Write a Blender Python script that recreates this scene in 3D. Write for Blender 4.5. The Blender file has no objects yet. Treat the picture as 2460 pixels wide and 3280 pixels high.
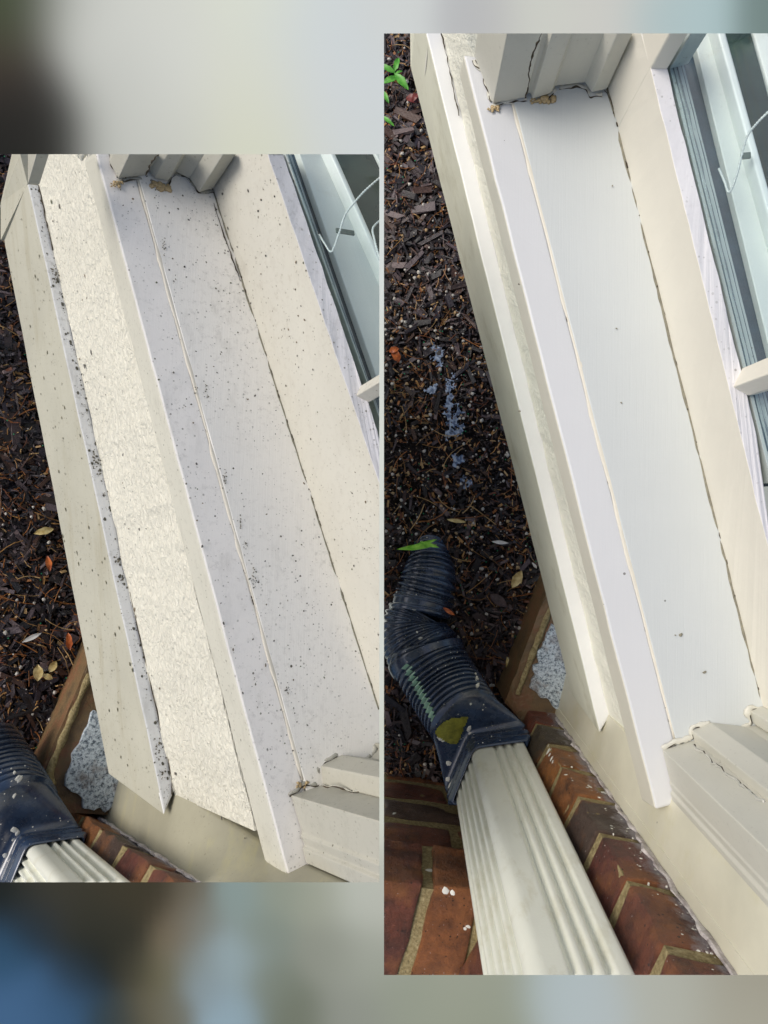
import bpy, bmesh, math, random
from mathutils import Vector, Matrix, noise
sc = bpy.context.scene
# ---------------------------------------------------------------- camera, sky, sun, exposure
F = 2266.0                       # focal length in pixels of the 2460 x 3280 photograph
CAM = Vector((0, 0, 1.6))
cam = bpy.data.cameras.new('camera'); cam.sensor_fit = 'VERTICAL'; cam.sensor_height = 36
cam.lens = 36 * F / 3280; cam.clip_start = 0.01; cam.clip_end = 200
co = bpy.data.objects.new('camera', cam); co.location = CAM; sc.collection.objects.link(co); sc.camera = co
w = bpy.data.worlds.new('World'); sc.world = w; w.use_nodes = True
nt = w.node_tree; bg = nt.nodes['Background']
sky = nt.nodes.new('ShaderNodeTexSky'); sky.sky_type = 'NISHITA'; sky.sun_disc = False
SUN_EL, SUN_AZ = math.radians(50), math.radians(-70)      # azimuth from +Y towards +X
sky.sun_elevation = SUN_EL; sky.sun_rotation = SUN_AZ
sky.air_density = 1.0; sky.dust_density = 4.0; sky.ozone_density = 1.0
nt.links.new(sky.outputs[0], bg.inputs[0]); bg.inputs[1].default_value = 0.09
sd = bpy.data.lights.new('sun', 'SUN'); sd.energy = 1.5; sd.angle = math.radians(35); sd.color = (1, 0.985, 0.95)
so = bpy.data.objects.new('sun', sd); sc.collection.objects.link(so)
sdir = Vector((math.sin(SUN_AZ)*math.cos(SUN_EL), math.cos(SUN_AZ)*math.cos(SUN_EL), math.sin(SUN_EL)))
so.rotation_euler = sdir.to_track_quat('Z', 'Y').to_euler(); so.location = (0, 0, 5)
sc.view_settings.view_transform = 'Standard'; sc.view_settings.look = 'None'
sc.view_settings.exposure = 0.46; sc.view_settings.gamma = 1
sc.render.engine = 'CYCLES'
rnd = random.Random(7)

# ---------------------------------------------------------------- helpers
def ray(u, v): return Vector(((u-1230)/F, -(v-1640)/F, -1.0))
class Display:
    """one of the two displays of the window bay: its plumb direction and its trimmed extent"""
    def __init__(s, nadir, rect):
        s.down = ray(*nadir).normalized(); s.up = -s.down
        x0, y0, x1, y1 = rect
        c = [ray(x0, y0), ray(x1, y0), ray(x1, y1), ray(x0, y1)]
        s.planes = []
        mid = ray((x0+x1)/2, (y0+y1)/2)
        for i in range(4):
            n = c[i].cross(c[(i+1) % 4]).normalized()
            if n.dot(mid) > 0: n = -n
            s.planes.append(n)
    def P(s, u, v, h):                       # point h metres below the eye, on the sight line of a photo point
        r = ray(u, v); return CAM + r * (h / r.dot(s.down))
    def up_to(s, p, h):                      # same plan position, another depth
        return p + s.down * (h - (p - CAM).dot(s.down))
    def H(s, p): return (p-CAM).dot(s.down)
    def on(s, u, v, a, n):                   # sight line meets the plane through a with normal n
        r = ray(u, v); return CAM + r * ((a-CAM).dot(n) / r.dot(n))
R = Display((1318, 1627), (1230, 107, 2490, 3123))
L = Display((-370, 2170), (-30, 494, 1215, 2826))

def finish(name, bm, mat, d=None, parent=None, smooth=False, fill=True, origin=None):
    if d:
        for n in d.planes:
            g = bmesh.ops.bisect_plane(bm, geom=bm.verts[:]+bm.edges[:]+bm.faces[:], dist=1e-6, plane_co=CAM, plane_no=n, clear_outer=True)
            if fill:
                ed = [e for e in g['geom_cut'] if isinstance(e, bmesh.types.BMEdge) and e.is_boundary]
                if ed:
                    for e in ed: e.smooth = False
                    try: bmesh.ops.holes_fill(bm, edges=ed, sides=0)
                    except Exception: pass
    if not bm.verts: bm.free(); return None
    if origin is None:
        c = Vector((0, 0, 0))
        for v in bm.verts: c += v.co
        c /= len(bm.verts)
        if d:
            c = d.up_to(c, max(d.H(v.co) for v in bm.verts))
    else: c = origin
    pl = c if parent is None else c
    for v in bm.verts: v.co -= c
    me = bpy.data.meshes.new(name); bm.to_mesh(me); bm.free()
    ml = mat if isinstance(mat, (list, tuple)) else [mat]
    for m in ml: me.materials.append(m)
    for p in me.polygons: p.use_smooth = smooth
    o = bpy.data.objects.new(name, me); sc.collection.objects.link(o)
    if parent:
        o.parent = parent
        base = WL[parent.name]
        o.location = c - base
    else: o.location = c
    WL[o.name] = c.copy()
    return o
WL = {}
def thing(name, label, cat, loc, group=None):
    o = bpy.data.objects.new(name, None); sc.collection.objects.link(o); o.location = loc
    o.empty_display_size = .05
    o['label'] = label; o['category'] = cat
    if group: o['group'] = group
    WL[o.name] = Vector(loc); return o
def tag(o, label, cat=None, group=None, kind=None):
    if o is None: return
    o['label'] = label
    if cat: o['category'] = cat
    if group: o['group'] = group
    if kind: o['kind'] = kind
def N3(p, s=1.0): return noise.noise(Vector(p)*s)

def loft(rings, closed=True, cap=True, bm=None, sub=1):
    """rings: list of point lists (same count)"""
    bm = bm or bmesh.new(); vs = []
    for r in rings: vs.append([bm.verts.new(p) for p in r])
    n = len(rings[0])
    for a, b in zip(vs, vs[1:]):
        for i in range(n if closed else n-1):
            j = (i+1) % n
            bm.faces.new((a[i], a[j], b[j], b[i]))
    if cap and closed:
        bm.faces.new(vs[0][::-1]); bm.faces.new(vs[-1])
    return bm
def fix(bm, bev=0, seg=2):
    bmesh.ops.recalc_face_normals(bm, faces=bm.faces[:])
    if bev:
        ed = [e for e in bm.edges if len(e.link_faces) == 2 and e.calc_face_angle(0) > .35]
        bmesh.ops.bevel(bm, geom=ed, offset=bev, segments=seg, affect='EDGES', profile=.5, clamp_overlap=True)
    return bm
def bar(a, b, bev=.0015, n=24, wob=0.0, wsel=None, sc_=25):
    """solid bar: section points a at one end, b at the other; n steps along"""
    rings = []
    for k in range(n+1):
        t = k/n; ring = []
        for i, (p, q) in enumerate(zip(a, b)):
            c = p.lerp(q, t)
            if wob and (wsel is None or i in wsel):
                c = c + Vector((N3(c, sc_), N3(c+Vector((9, 0, 0)), sc_), N3(c+Vector((0, 9, 0)), sc_)))*wob
            ring.append(c)
        rings.append(ring)
    bm = loft(rings); fix(bm)
    if bev:
        # bevel only the long arrises
        ed = []
        for e in bm.edges:
            if len(e.link_faces) == 2 and e.calc_face_angle(0) > .35: ed.append(e)
        bmesh.ops.bevel(bm, geom=ed, offset=bev, segments=2, affect='EDGES', profile=.5, clamp_overlap=True)
    return bm
def column(d, foot, h0, h1, bev=.001, n=1):
    """upright solid on a footprint (points), from depth h0 up to depth h1"""
    rings = []
    for k in range(n+1):
        h = h0+(h1-h0)*k/n
        rings.append([d.up_to(p, h) for p in foot])
    bm = loft(rings); fix(bm, bev); return bm
def catmull(pts, k=8):
    out = []; n = len(pts)
    for i in range(n-1):
        p0 = pts[max(i-1, 0)]; p1 = pts[i]; p2 = pts[i+1]; p3 = pts[min(i+2, n-1)]
        for j in range(k):
            t = j/k
            out.append(tuple(.5*((2*b)+(c-a)*t+(2*a-5*b+4*c-d_)*t*t+(3*b-a-3*c+d_)*t**3) for a, b, c, d_ in zip(p0, p1, p2, p3)))
    out.append(tuple(pts[-1])); return out
def tube(pts, rad, seg=8, bm=None, jit=0, flat=None, capit=True):
    """pts: Vectors, rad: float or list; flat=(normal, factor) squashes towards a surface"""
    bm = bm or bmesh.new(); vs = []
    n = len(pts); ref = Vector((.31, .17, .93))
    for i, p in enumerate(pts):
        t = (pts[min(i+1, n-1)] - pts[max(i-1, 0)]).normalized()
        a = t.cross(ref).normalized(); b = t.cross(a).normalized()
        r = rad[i] if isinstance(rad, (list, tuple)) else rad
        ring = []
        for k in range(seg):
            th = 2*math.pi*k/seg
            rr = r*(1+jit*(rnd.random()-.5)) if jit else r
            off = (a*math.cos(th)+b*math.sin(th))*rr
            if flat: off -= flat[0]*off.dot(flat[0])*(1-flat[1])
            ring.append(bm.verts.new(p+off))
        vs.append(ring)
    for A, B in zip(vs, vs[1:]):
        for k in range(seg): bm.faces.new((A[k], A[(k+1) % seg], B[(k+1) % seg], B[k]))
    if capit:
        bm.faces.new(vs[0][::-1]); bm.faces.new(vs[-1])
    return bm
def blob(bm, c, r, nrm, flat=.4, ax=None, stretch=1, seed=0):
    """small lumpy pellet lying on a surface"""
    a = (ax or Vector((rnd.uniform(-1, 1), rnd.uniform(-1, 1), .01))); a = (a - nrm*a.dot(nrm)).normalized(); b = nrm.cross(a)
    k = 7; top = bm.verts.new(c+nrm*r*flat)
    r1 = [bm.verts.new(c+nrm*r*flat*.7+(a*math.cos(2*math.pi*i/k)*stretch+b*math.sin(2*math.pi*i/k))*r*.6*rnd.uniform(.75, 1.2)) for i in range(k)]
    r2 = [bm.verts.new(c-nrm*r*.05+(a*math.cos(2*math.pi*i/k)*stretch+b*math.sin(2*math.pi*i/k))*r*rnd.uniform(.7, 1.25)) for i in range(k)]
    fs = []
    for i in range(k):
        j = (i+1) % k
        fs.append(bm.faces.new((top, r1[i], r1[j]))); fs.append(bm.faces.new((r1[i], r2[i], r2[j], r1[j])))
    fs.append(bm.faces.new(r2[::-1]))
    return fs

def add_brick(bm, lay, o, ex, ey, ez, col, bev=.003, amp=.003, fr=35, haze=None):
    t = bmesh.new()
    vs = [t.verts.new(o+q) for q in (Vector(), ex, ex+ey, ey, ez, ex+ez, ex+ey+ez, ey+ez)]
    for f in ((0, 3, 2, 1), (4, 5, 6, 7), (0, 1, 5, 4), (1, 2, 6, 5), (2, 3, 7, 6), (3, 0, 4, 7)): t.faces.new([vs[i] for i in f])
    bmesh.ops.bevel(t, geom=t.edges[:], offset=bev, segments=2, affect='EDGES', profile=.6)
    bmesh.ops.subdivide_edges(t, edges=[e for e in t.edges if e.calc_length() > .03], cuts=5, use_grid_fill=True)
    mp = {}
    for v in t.verts:
        q = v.co
        n = bm.verts.new(q+Vector((N3(q, fr), N3(q+Vector((3, 3, 3)), fr), N3(q+Vector((7, 7, 7)), fr)))*amp)
        n[lay] = col
        if haze: n[haze[0]] = haze[1](q)
        mp[v] = n
    for f in t.faces: bm.faces.new([mp[v] for v in f.verts])
    t.free()
# ---------------------------------------------------------------- materials
def srgb(r, g, b):
    f = lambda c: (c/255/12.92 if c/255 <= .04045 else ((c/255+.055)/1.055)**2.4)
    return (f(r), f(g), f(b), 1)
class MT:
    def __init__(s, name):
        s.m = bpy.data.materials.new(name); s.m.use_nodes = True; s.t = s.m.node_tree
        s.b = s.t.nodes['Principled BSDF']; s.tc = s.t.nodes.new('ShaderNodeNewGeometry')
    def node(s, typ, **kw):
        n = s.t.nodes.new(typ)
        for k, v in kw.items():
            if hasattr(n, k): setattr(n, k, v)
        return n
    def link(s, a, b): s.t.links.new(a, b)
    def mapping(s, scale=(1, 1, 1), rot=(0, 0, 0)):
        m = s.node('ShaderNodeMapping'); m.inputs['Scale'].default_value = scale; m.inputs['Rotation'].default_value = rot
        s.link(s.tc.outputs['Position'], m.inputs['Vector']); return m.outputs['Vector']
    def noise(s, scale, detail=4, rough=.6, vec=None, dist=0):
        n = s.node('ShaderNodeTexNoise'); n.inputs['Scale'].default_value = scale; n.inputs['Detail'].default_value = detail
        n.inputs['Roughness'].default_value = rough; n.inputs['Distortion'].default_value = dist
        s.link(vec or s.tc.outputs['Position'], n.inputs['Vector']); return n.outputs['Fac']
    def ramp(s, fac, stops):
        r = s.node('ShaderNodeValToRGB'); e = r.color_ramp.elements
        while len(e) < len(stops): e.new(.5)
        for x, (p, c) in zip(e, stops):
            x.position = p; x.color = c if len(c) == 4 else (*c, 1)
        s.link(fac, r.inputs[0]); return r.outputs[0]
    def mix(s, fac, a, b, typ='MIX'):
        n = s.node('ShaderNodeMix', data_type='RGBA', blend_type=typ)
        for i, x in ((0, fac), (6, a), (7, b)):
            if isinstance(x, (int, float)): n.inputs[i].default_value = x
            elif isinstance(x, tuple): n.inputs[i].default_value = x
            else: s.link(x, n.inputs[i])
        return n.outputs[2]
    def math(s, op, a, b=None, c=None):
        n = s.node('ShaderNodeMath', operation=op)
        for i, x in enumerate((a, b, c)):
            if x is None: continue
            if isinstance(x, (int, float)): n.inputs[i].default_value = x
            else: s.link(x, n.inputs[i])
        return n.outputs[0]
    def bump(s, h, strength=.3, dist=.001):
        n = s.node('ShaderNodeBump'); n.inputs['Strength'].default_value = strength; n.inputs['Distance'].default_value = dist
        s.link(h, n.inputs['Height']); 
        if s.b.inputs['Normal'].is_linked: s.link(s.b.inputs['Normal'].links[0].from_socket, n.inputs['Normal'])
        s.link(n.outputs[0], s.b.inputs['Normal'])
    def col(s, c):
        if isinstance(c, tuple): s.b.inputs['Base Color'].default_value = c
        else: s.link(c, s.b.inputs['Base Color'])
    def rough(s, r, spec=.5):
        if isinstance(r, (int, float)): s.b.inputs['Roughness'].default_value = r
        else: s.link(r, s.b.inputs['Roughness'])
        s.b.inputs['Specular IOR Level'].default_value = spec
W0, W1, B0 = (0, 0, 0, 1), (1, 1, 1, 1), (0, 0, 0, 1)
def black(t=0): return (t, t, t, 1)
def specks(m, scale, size, density, vec=None):
    """mask of small grains of dirt"""
    v = m.node('ShaderNodeTexVoronoi', feature='F1'); v.inputs['Scale'].default_value = scale
    m.link(vec or m.tc.outputs['Position'], v.inputs['Vector'])
    sep = m.node('ShaderNodeSeparateColor'); m.link(v.outputs['Color'], sep.inputs[0])
    r = m.math('MULTIPLY', sep.outputs[1], size)
    a = m.math('LESS_THAN', v.outputs['Distance'], r)
    b = m.math('LESS_THAN', sep.outputs[0], density)
    return m.math('MULTIPLY', a, b)
def paint(name, col, rough=.5, dirt=0.0, brush=.25, ang=-14, vary=.05, dirtcol=(95, 88, 70), wavy=0, streak=None, spec=.35):
    m = MT(name)
    c = srgb(*col); c2 = tuple(x*(1-vary*2.2) for x in c[:3])+(1,)
    base = m.ramp(m.noise(7, 5, .6), [(.3, c2), (.7, c)])
    v = m.mapping((900, 18, 60), (0, 0, math.radians(-ang)))
    br = m.noise(1, 4, .6, v)
    base = m.mix(m.math('MULTIPLY', br, .10), base, tuple(x*.72 for x in c[:3])+(1,))
    if streak:
        st = m.ramp(m.noise(1, 5, .7, m.mapping((60, 5, 20), (0, 0, math.radians(-ang)))), [(.52, black(0)), (.72, black(1))])
        base = m.mix(m.math('MULTIPLY', st, streak[1]), base, srgb(*streak[0]))
    if dirt:
        dc = srgb(*dirtcol)
        cl = m.ramp(m.noise(9, 5, .65), [(.38, black(.25)), (.62, black(1))])
        g = m.noise(160, 6, .75)
        g2 = m.noise(1, 6, .75, m.mapping((70, 22, 50), (0, 0, math.radians(-ang)))); smear = m.math('MAXIMUM', m.ramp(g, [(.53, black(0)), (.70, black(.55))]), m.ramp(g2, [(.54, black(0)), (.74, black(.5))]))
        base = m.mix(m.math('MULTIPLY', m.math('MULTIPLY', smear, cl), dirt), base, dc)
        s1 = m.math('MULTIPLY', specks(m, 330, .34, .30), m.math('MULTIPLY', cl, .75))
        base = m.mix(m.math('MULTIPLY', s1, min(1, dirt*1.7)), base, srgb(112, 108, 94))
        s2 = specks(m, 95, .12, .36)
        base = m.mix(m.math('MULTIPLY', s2, min(1, dirt*1.5)), base, srgb(92, 88, 74))
    else:
        s2 = specks(m, 60, .09, .10)
        base = m.mix(m.math('MULTIPLY', s2, .7), base, srgb(70, 66, 56))
    m.col(base)
    m.rough(rough, spec)
    m.bump(br, brush, .0006)
    m.bump(m.noise(420, 3, .6), .12, .0006)
    if wavy:
        wv = m.noise(1, 4, .55, m.mapping((260, 110, 150), (0, 0, math.radians(-ang+35))), .9)
        m.bump(m.ramp(wv, [(.35, black(0)), (.62, black(1))]), wavy, .0034)
    return m.m
def flatmat(name, col, rough=.6, spec=.4, nscale=60, vary=.25, bump=.3, bd=.001):
    m = MT(name); c = srgb(*col); c2 = tuple(x*(1-vary) for x in c[:3])+(1,)
    n = m.noise(nscale, 5, .65); m.col(m.ramp(n, [(.3, c2), (.7, c)])); m.rough(rough, spec); m.bump(n, bump, bd); return m.m

M = {}
for k, dd in (('R', 0), ('L', .75)):  # one paint; tops, sides and bays toned apart for the light they get
    M['sill'+k] = paint('sky toned sill paint '+k, (240, 237, 228) if k == 'L' else (195, 199, 197), .42, dd*.9, .3, vary=.02)
    M['nose'+k] = paint('sky toned nosing top '+k, (242, 238, 230) if k == 'L' else (204, 205, 205), .40, dd*.8, .15, vary=.015)
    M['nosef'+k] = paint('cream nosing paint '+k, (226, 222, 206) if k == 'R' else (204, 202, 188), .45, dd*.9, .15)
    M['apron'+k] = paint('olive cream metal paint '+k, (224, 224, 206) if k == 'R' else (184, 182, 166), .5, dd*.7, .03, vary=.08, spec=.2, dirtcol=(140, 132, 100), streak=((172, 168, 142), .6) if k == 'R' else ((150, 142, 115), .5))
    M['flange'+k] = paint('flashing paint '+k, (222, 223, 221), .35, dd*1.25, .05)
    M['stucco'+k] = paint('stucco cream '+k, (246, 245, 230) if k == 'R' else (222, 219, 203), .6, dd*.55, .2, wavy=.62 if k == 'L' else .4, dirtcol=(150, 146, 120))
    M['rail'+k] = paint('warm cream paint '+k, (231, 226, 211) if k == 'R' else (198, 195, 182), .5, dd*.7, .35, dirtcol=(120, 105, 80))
    M['railtop'+k] = paint('sky toned rail top '+k, (220, 218, 218), .5, .35 + dd*.4, .3)
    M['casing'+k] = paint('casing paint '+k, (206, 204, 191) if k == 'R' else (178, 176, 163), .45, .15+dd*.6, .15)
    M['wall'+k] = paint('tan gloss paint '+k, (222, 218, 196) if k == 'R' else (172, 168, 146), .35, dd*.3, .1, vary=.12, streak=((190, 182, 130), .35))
M['caulk'] = flatmat('caulk', (216, 210, 194), .5, .4, 90, .08, .3)
M['amber'] = flatmat('old amber caulk', (190, 166, 122), .35, .5, 120, .35, .5)
M['crack'] = flatmat('dark open joint', (84, 76, 64), .9, .1, 200, .5, .5)
M['gap'] = flatmat('grimy joint', (146, 142, 124), .8, .2, 150, .45, .5)
M['down'] = paint('downspout enamel', (237, 238, 224), .24, 0, .0, vary=.05, streak=((196, 190, 160), .45), spec=.5)
m = MT('black corrugated plastic'); m.col(m.ramp(m.noise(25, 5, .7), [(.3, srgb(24, 34, 52)), (.75, srgb(56, 74, 100))]))  # blue of sky highlights mixed into the black plastic's base colour
m.rough(m.ramp(m.noise(60, 4, .6), [(.3, black(.16)), (.7, black(.34))]), .7); m.bump(m.noise(300, 3), .1, .0005); m.b.inputs['Coat Weight'].default_value = .6; m.b.inputs['Coat Roughness'].default_value = .12; M['black'] = m.m
M['green'] = flatmat('pale green stripe', (186, 222, 192), .4, .4, 200, .3, .2)
M['splat'] = flatmat('dried white paint', (226, 224, 212), .4, .4, 200, .05, .1)
M['olive'] = flatmat('yellow reflection patch', (170, 168, 70), .3, .5, 70, .8, .3)  # yellow-olive reflection on the black adapter, put in as colour
m = MT('mortar'); n = m.noise(240, 6, .75); m.col(m.ramp(n, [(.3, srgb(100, 90, 60)), (.5, srgb(150, 134, 94)), (.7, srgb(184, 170, 130))])); m.rough(.8, .3); m.bump(n, .9, .003); M['mortar'] = m.m
def brickmat(name):
    m = MT(name); a = m.node('ShaderNodeAttribute', attribute_name='tint')
    n = m.noise(45, 6, .7); n2 = m.noise(16, 4, .6)
    c = m.mix(m.ramp(n, [(.38, black(0)), (.72, black(.85))]), a.outputs['Color'], srgb(66, 44, 36))
    c = m.mix(m.ramp(n2, [(.50, black(0)), (.64, black(.75))]), c, srgb(172, 110, 60))
    c = m.mix(m.math('MULTIPLY', specks(m, 260, .3, .3), .8), c, srgb(38, 28, 24))
    c = m.mix(m.math('MULTIPLY', specks(m, 330, .22, .12), .8), c, srgb(206, 190, 184))
    hz = m.node('ShaderNodeAttribute', attribute_name='haze')
    e = m.math('ADD', hz.outputs['Fac'], m.math('MULTIPLY', m.math('SUBTRACT', m.noise(50, 6, .75), .5), 1.3))
    c = m.mix(m.ramp(e, [(.62, black(0)), (.95, black(.85))]), c, srgb(190, 184, 186))
    m.col(c); m.rough(m.ramp(n2, [(.3, black(.3)), (.7, black(.6))]), .55)
    m.bump(m.noise(150, 8, .8), 1, .010); m.bump(n, .7, .006); return m.m
M['brick'] = brickmat('wet red brick')
m = MT('painted masonry haze'); n = m.noise(70, 6, .75); M_h = m
m.col(m.ramp(n, [(.35, srgb(150, 140, 138)), (.6, srgb(208, 202, 198))])); m.rough(.7, .3); m.bump(n, .8, .002); M['haze'] = m.m
m = MT('speckled blue grey masonry'); n = m.noise(260, 5, .8); n2 = m.noise(30, 4, .7)
c = m.ramp(n, [(.38, srgb(60, 68, 76)), (.45, srgb(138, 152, 162)), (.54, srgb(206, 216, 220))])
c = m.mix(m.ramp(n2, [(.52, black(0)), (.66, black(.7))]), c, srgb(120, 106, 96)); m.col(c); m.rough(.6, .5); m.bump(n, .7, .002); M['speckle'] = m.m
def tintmat(name, rough=.6, spec=.4, bscale=500, wet=0):
    m = MT(name); a = m.node('ShaderNodeAttribute', attribute_name='tint')
    n = m.noise(220, 5, .7); m.col(m.mix(n, a.outputs['Color'], m.mix(.65, a.outputs['Color'], B0))); m.rough(rough, spec); m.bump(n, .6, .002)
    return m.m
M['chip'] = tintmat('wet bark chips', .42, .5)
m = MT('black soil'); n = m.noise(160, 7, .75); m.col(m.ramp(n, [(.3, srgb(14, 11, 11)), (.62, srgb(44, 34, 30)), (.75, srgb(80, 60, 40))])); m.rough(.7, .4); m.bump(n, 1, .01); M['soil'] = m.m
m = MT('old brick ledge'); n = m.noise(24, 6, .7); m.col(m.ramp(n, [(.3, srgb(78, 64, 46)), (.5, srgb(112, 90, 60)), (.62, srgb(120, 82, 56)), (.75, srgb(150, 134, 96))])); m.rough(.5, .5); m.bump(m.noise(180, 5), .6, .003); M['ledge'] = m.m
M['alum'] = paint('grimy pale aluminium', (192, 200, 196), .4, .5, .05, dirtcol=(80, 96, 96))
M['blueboard'] = paint('interior white board', (222, 226, 220), .35, .05, .05, vary=.03)
M['whitebar'] = flatmat('white vinyl bar', (228, 232, 228), .3, .5, 20, .05, .05)
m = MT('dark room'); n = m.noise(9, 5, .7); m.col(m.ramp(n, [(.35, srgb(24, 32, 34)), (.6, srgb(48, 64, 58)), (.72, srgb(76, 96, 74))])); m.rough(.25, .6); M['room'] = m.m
M['gapdark'] = flatmat('dark rubber channel', (66, 88, 104), .4, .5, 60, .4, .2)
M['cord'] = flatmat('white cord', (236, 240, 236), .7, .2, 900, .4, .6)
M['clip'] = flatmat('grey metal clip', (96, 108, 100), .4, .6, 200, .3, .2)
gm = bpy.data.materials.new('window glass'); gm.use_nodes = True; t = gm.node_tree; t.nodes.clear()
o_ = t.nodes.new('ShaderNodeOutputMaterial'); g_ = t.nodes.new('ShaderNodeBsdfGlossy'); tr_ = t.nodes.new('ShaderNodeBsdfTransparent')
mx = t.nodes.new('ShaderNodeMixShader'); lw = t.nodes.new('ShaderNodeLayerWeight'); pw = t.nodes.new('ShaderNodeMath'); pw.operation = 'POWER'; pw.inputs[1].default_value = 4; t.links.new(lw.outputs['Facing'], pw.inputs[0]); fr = t.nodes.new('ShaderNodeMath'); fr.operation = 'MULTIPLY_ADD'; fr.inputs[1].default_value = .35; fr.inputs[2].default_value = .03; t.links.new(pw.outputs[0], fr.inputs[0])
g_.inputs['Roughness'].default_value = .02; g_.inputs['Color'].default_value = (.9, .97, 1, 1); tr_.inputs[0].default_value = (.95, .985, .985, 1)
t.links.new(fr.outputs[0], mx.inputs[0]); t.links.new(tr_.outputs[0], mx.inputs[1]); t.links.new(g_.outputs[0], mx.inputs[2]); t.links.new(mx.outputs[0], o_.inputs[0]); M['glass'] = gm
def leafmat(name, col, col2):
    m = MT(name); n = m.noise(120, 4, .6); m.col(m.ramp(n, [(.35, srgb(*col2)), (.65, srgb(*col))])); m.rough(.4, .4); m.b.inputs['Subsurface Weight'].default_value = 0; return m.m
M['leafg'] = leafmat('fresh green leaf', (96, 168, 60), (60, 128, 40))
M['leafl'] = leafmat('lime green leaf', (170, 226, 90), (118, 190, 50))
M['leafy'] = leafmat('pale yellow dead leaf', (222, 204, 146), (176, 150, 90))
M['leafo'] = leafmat('orange dead leaf', (210, 116, 56), (150, 72, 34))
M['leafr'] = leafmat('dark red dead leaf', (132, 62, 56), (84, 36, 34))
M['leafw'] = leafmat('white paint flake', (222, 220, 212), (186, 184, 178))
M['leafb'] = leafmat('grey brown bark slab', (92, 76, 74), (58, 46, 44))

# ---------------------------------------------------------------- backdrop board behind both displays
BK = .895
def backdrop():
    ZB = -5.0; dep = CAM.z-ZB
    K = [ # photo position, colour, reach
     (0,0,(70,84,58),170),(100,0,(70,76,58),150),(0,150,(72,62,54),190),(90,330,(48,47,44),170),(150,480,(48,48,44),170),(0,480,(36,36,34),200),
     (250,0,(196,198,188),150),(330,100,(204,206,196),170),(380,250,(192,194,184),160),(400,480,(192,194,184),150),(560,200,(212,214,204),200),(500,30,(210,212,200),200),(520,420,(200,202,190),200),
     (800,0,(218,222,204),200),(800,250,(216,218,198),200),(850,460,(212,214,190),200),(1000,80,(206,214,212),200),(1050,300,(208,214,212),200),(1150,470,(206,212,208),200),
     (1250,40,(208,212,206),160),(1500,50,(184,186,184),110),(1560,60,(186,186,182),110),(1700,50,(204,206,194),150),(2000,50,(204,204,194),180),(2110,60,(164,190,190),110),(2250,60,(174,196,194),120),(2440,60,(118,136,130),110),
     (1222,700,(216,222,214),200),(1222,1400,(214,218,206),250),(1222,2000,(212,216,204),250),(1222,2500,(206,210,194),220),(1222,2860,(182,182,166),130),
     (0,2850,(28,34,33),110),(150,2860,(62,60,50),130),(400,2860,(64,60,47),130),(510,2860,(62,58,46),90),(300,2960,(52,53,46),110),(100,2960,(38,50,58),100),
     (310,3080,(34,37,31),100),(390,3000,(52,52,44),90),(430,3100,(70,68,56),80),(0,3050,(50,80,104),110),(60,3260,(68,100,132),150),(200,3230,(58,88,116),110),(250,3130,(48,62,72),90),(340,3260,(50,66,72),80),(400,3260,(70,72,64),80),
     (590,2930,(112,100,80),80),(610,2850,(108,102,86),70),(560,3020,(116,105,84),80),(530,3110,(108,104,80),80),(480,3240,(103,98,78),80),(560,3240,(112,112,98),70),(640,2950,(128,134,126),80),(630,3080,(130,140,136),80),
     (760,2880,(136,152,146),90),(740,3080,(148,166,168),100),(740,3250,(144,166,174),100),(660,3170,(134,148,150),80),(850,3000,(130,140,128),90),(860,3150,(124,132,118),90),(930,3250,(114,120,104),110),(900,2860,(142,150,134),90),(1020,2870,(156,160,142),100),
     (1180,2870,(184,190,178),110),(1180,3050,(160,164,150),130),(1050,3050,(140,144,130),110),(1140,3250,(142,146,134),120),(1300,3200,(148,154,136),130),
     (1500,3160,(156,160,142),170),(1560,3270,(146,152,132),170),(1800,3200,(176,188,186),130),(1900,3260,(178,188,186),130),(2150,3220,(176,178,164),180),(2400,3180,(158,154,136),180),(2400,3280,(170,168,150),150)]
    bm = bmesh.new(); nx, ny = 120, 150
    lay = bm.verts.layers.float_color.new('tint')
    vs = []
    for j in range(ny+1):
        row = []
        for i in range(nx+1):
            u = -500+3460*i/nx; v = -500+4280*j/ny
            if i == 0: u -= 14000
            if i == nx: u += 14000
            if j == 0: v -= 14000
            if j == ny: v += 14000
            uu = min(max(u, 0), 2460); vv = min(max(v, 0), 3280)
            sw = 0; c = [0, 0, 0]
            for (a, b, col, s) in K:
                q = math.exp(-((uu-a)**2+(vv-b)**2)/(2*(s*.62)**2))+1e-9/(1+((uu-a)**2+(vv-b)**2)/1e4)
                sw += q; l = srgb(*col)
                for k in range(3): c[k] += q*l[k]
            p = bm.verts.new(CAM+ray(u, v)*dep); p[lay] = (c[0]/sw*BK, c[1]/sw*BK, c[2]/sw*BK, 1)
            if i in (0, nx) or j in (0, ny): p[lay] = (.55, .56, .52, 1)  # wide pale rim added to bounce light onto upright faces
            row.append(p)
        vs.append(row)
    for j in range(ny):
        for i in range(nx): bm.faces.new((vs[j][i], vs[j+1][i], vs[j+1][i+1], vs[j][i+1]))
    ext = bmesh.ops.extrude_face_region(bm, geom=bm.faces[:])
    for e in ext['geom']:
        if isinstance(e, bmesh.types.BMVert): e.co.z -= .06
    bmesh.ops.recalc_face_normals(bm, faces=bm.faces[:])
    m = MT('soft printed backdrop'); a = m.node('ShaderNodeAttribute', attribute_name='tint'); m.col(a.outputs['Color']); m.rough(1, 0)
    o = finish('backdrop', bm, m.m); o['kind'] = 'structure'; o['label'] = 'large soft out of focus printed board behind both displays'
backdrop()

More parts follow.
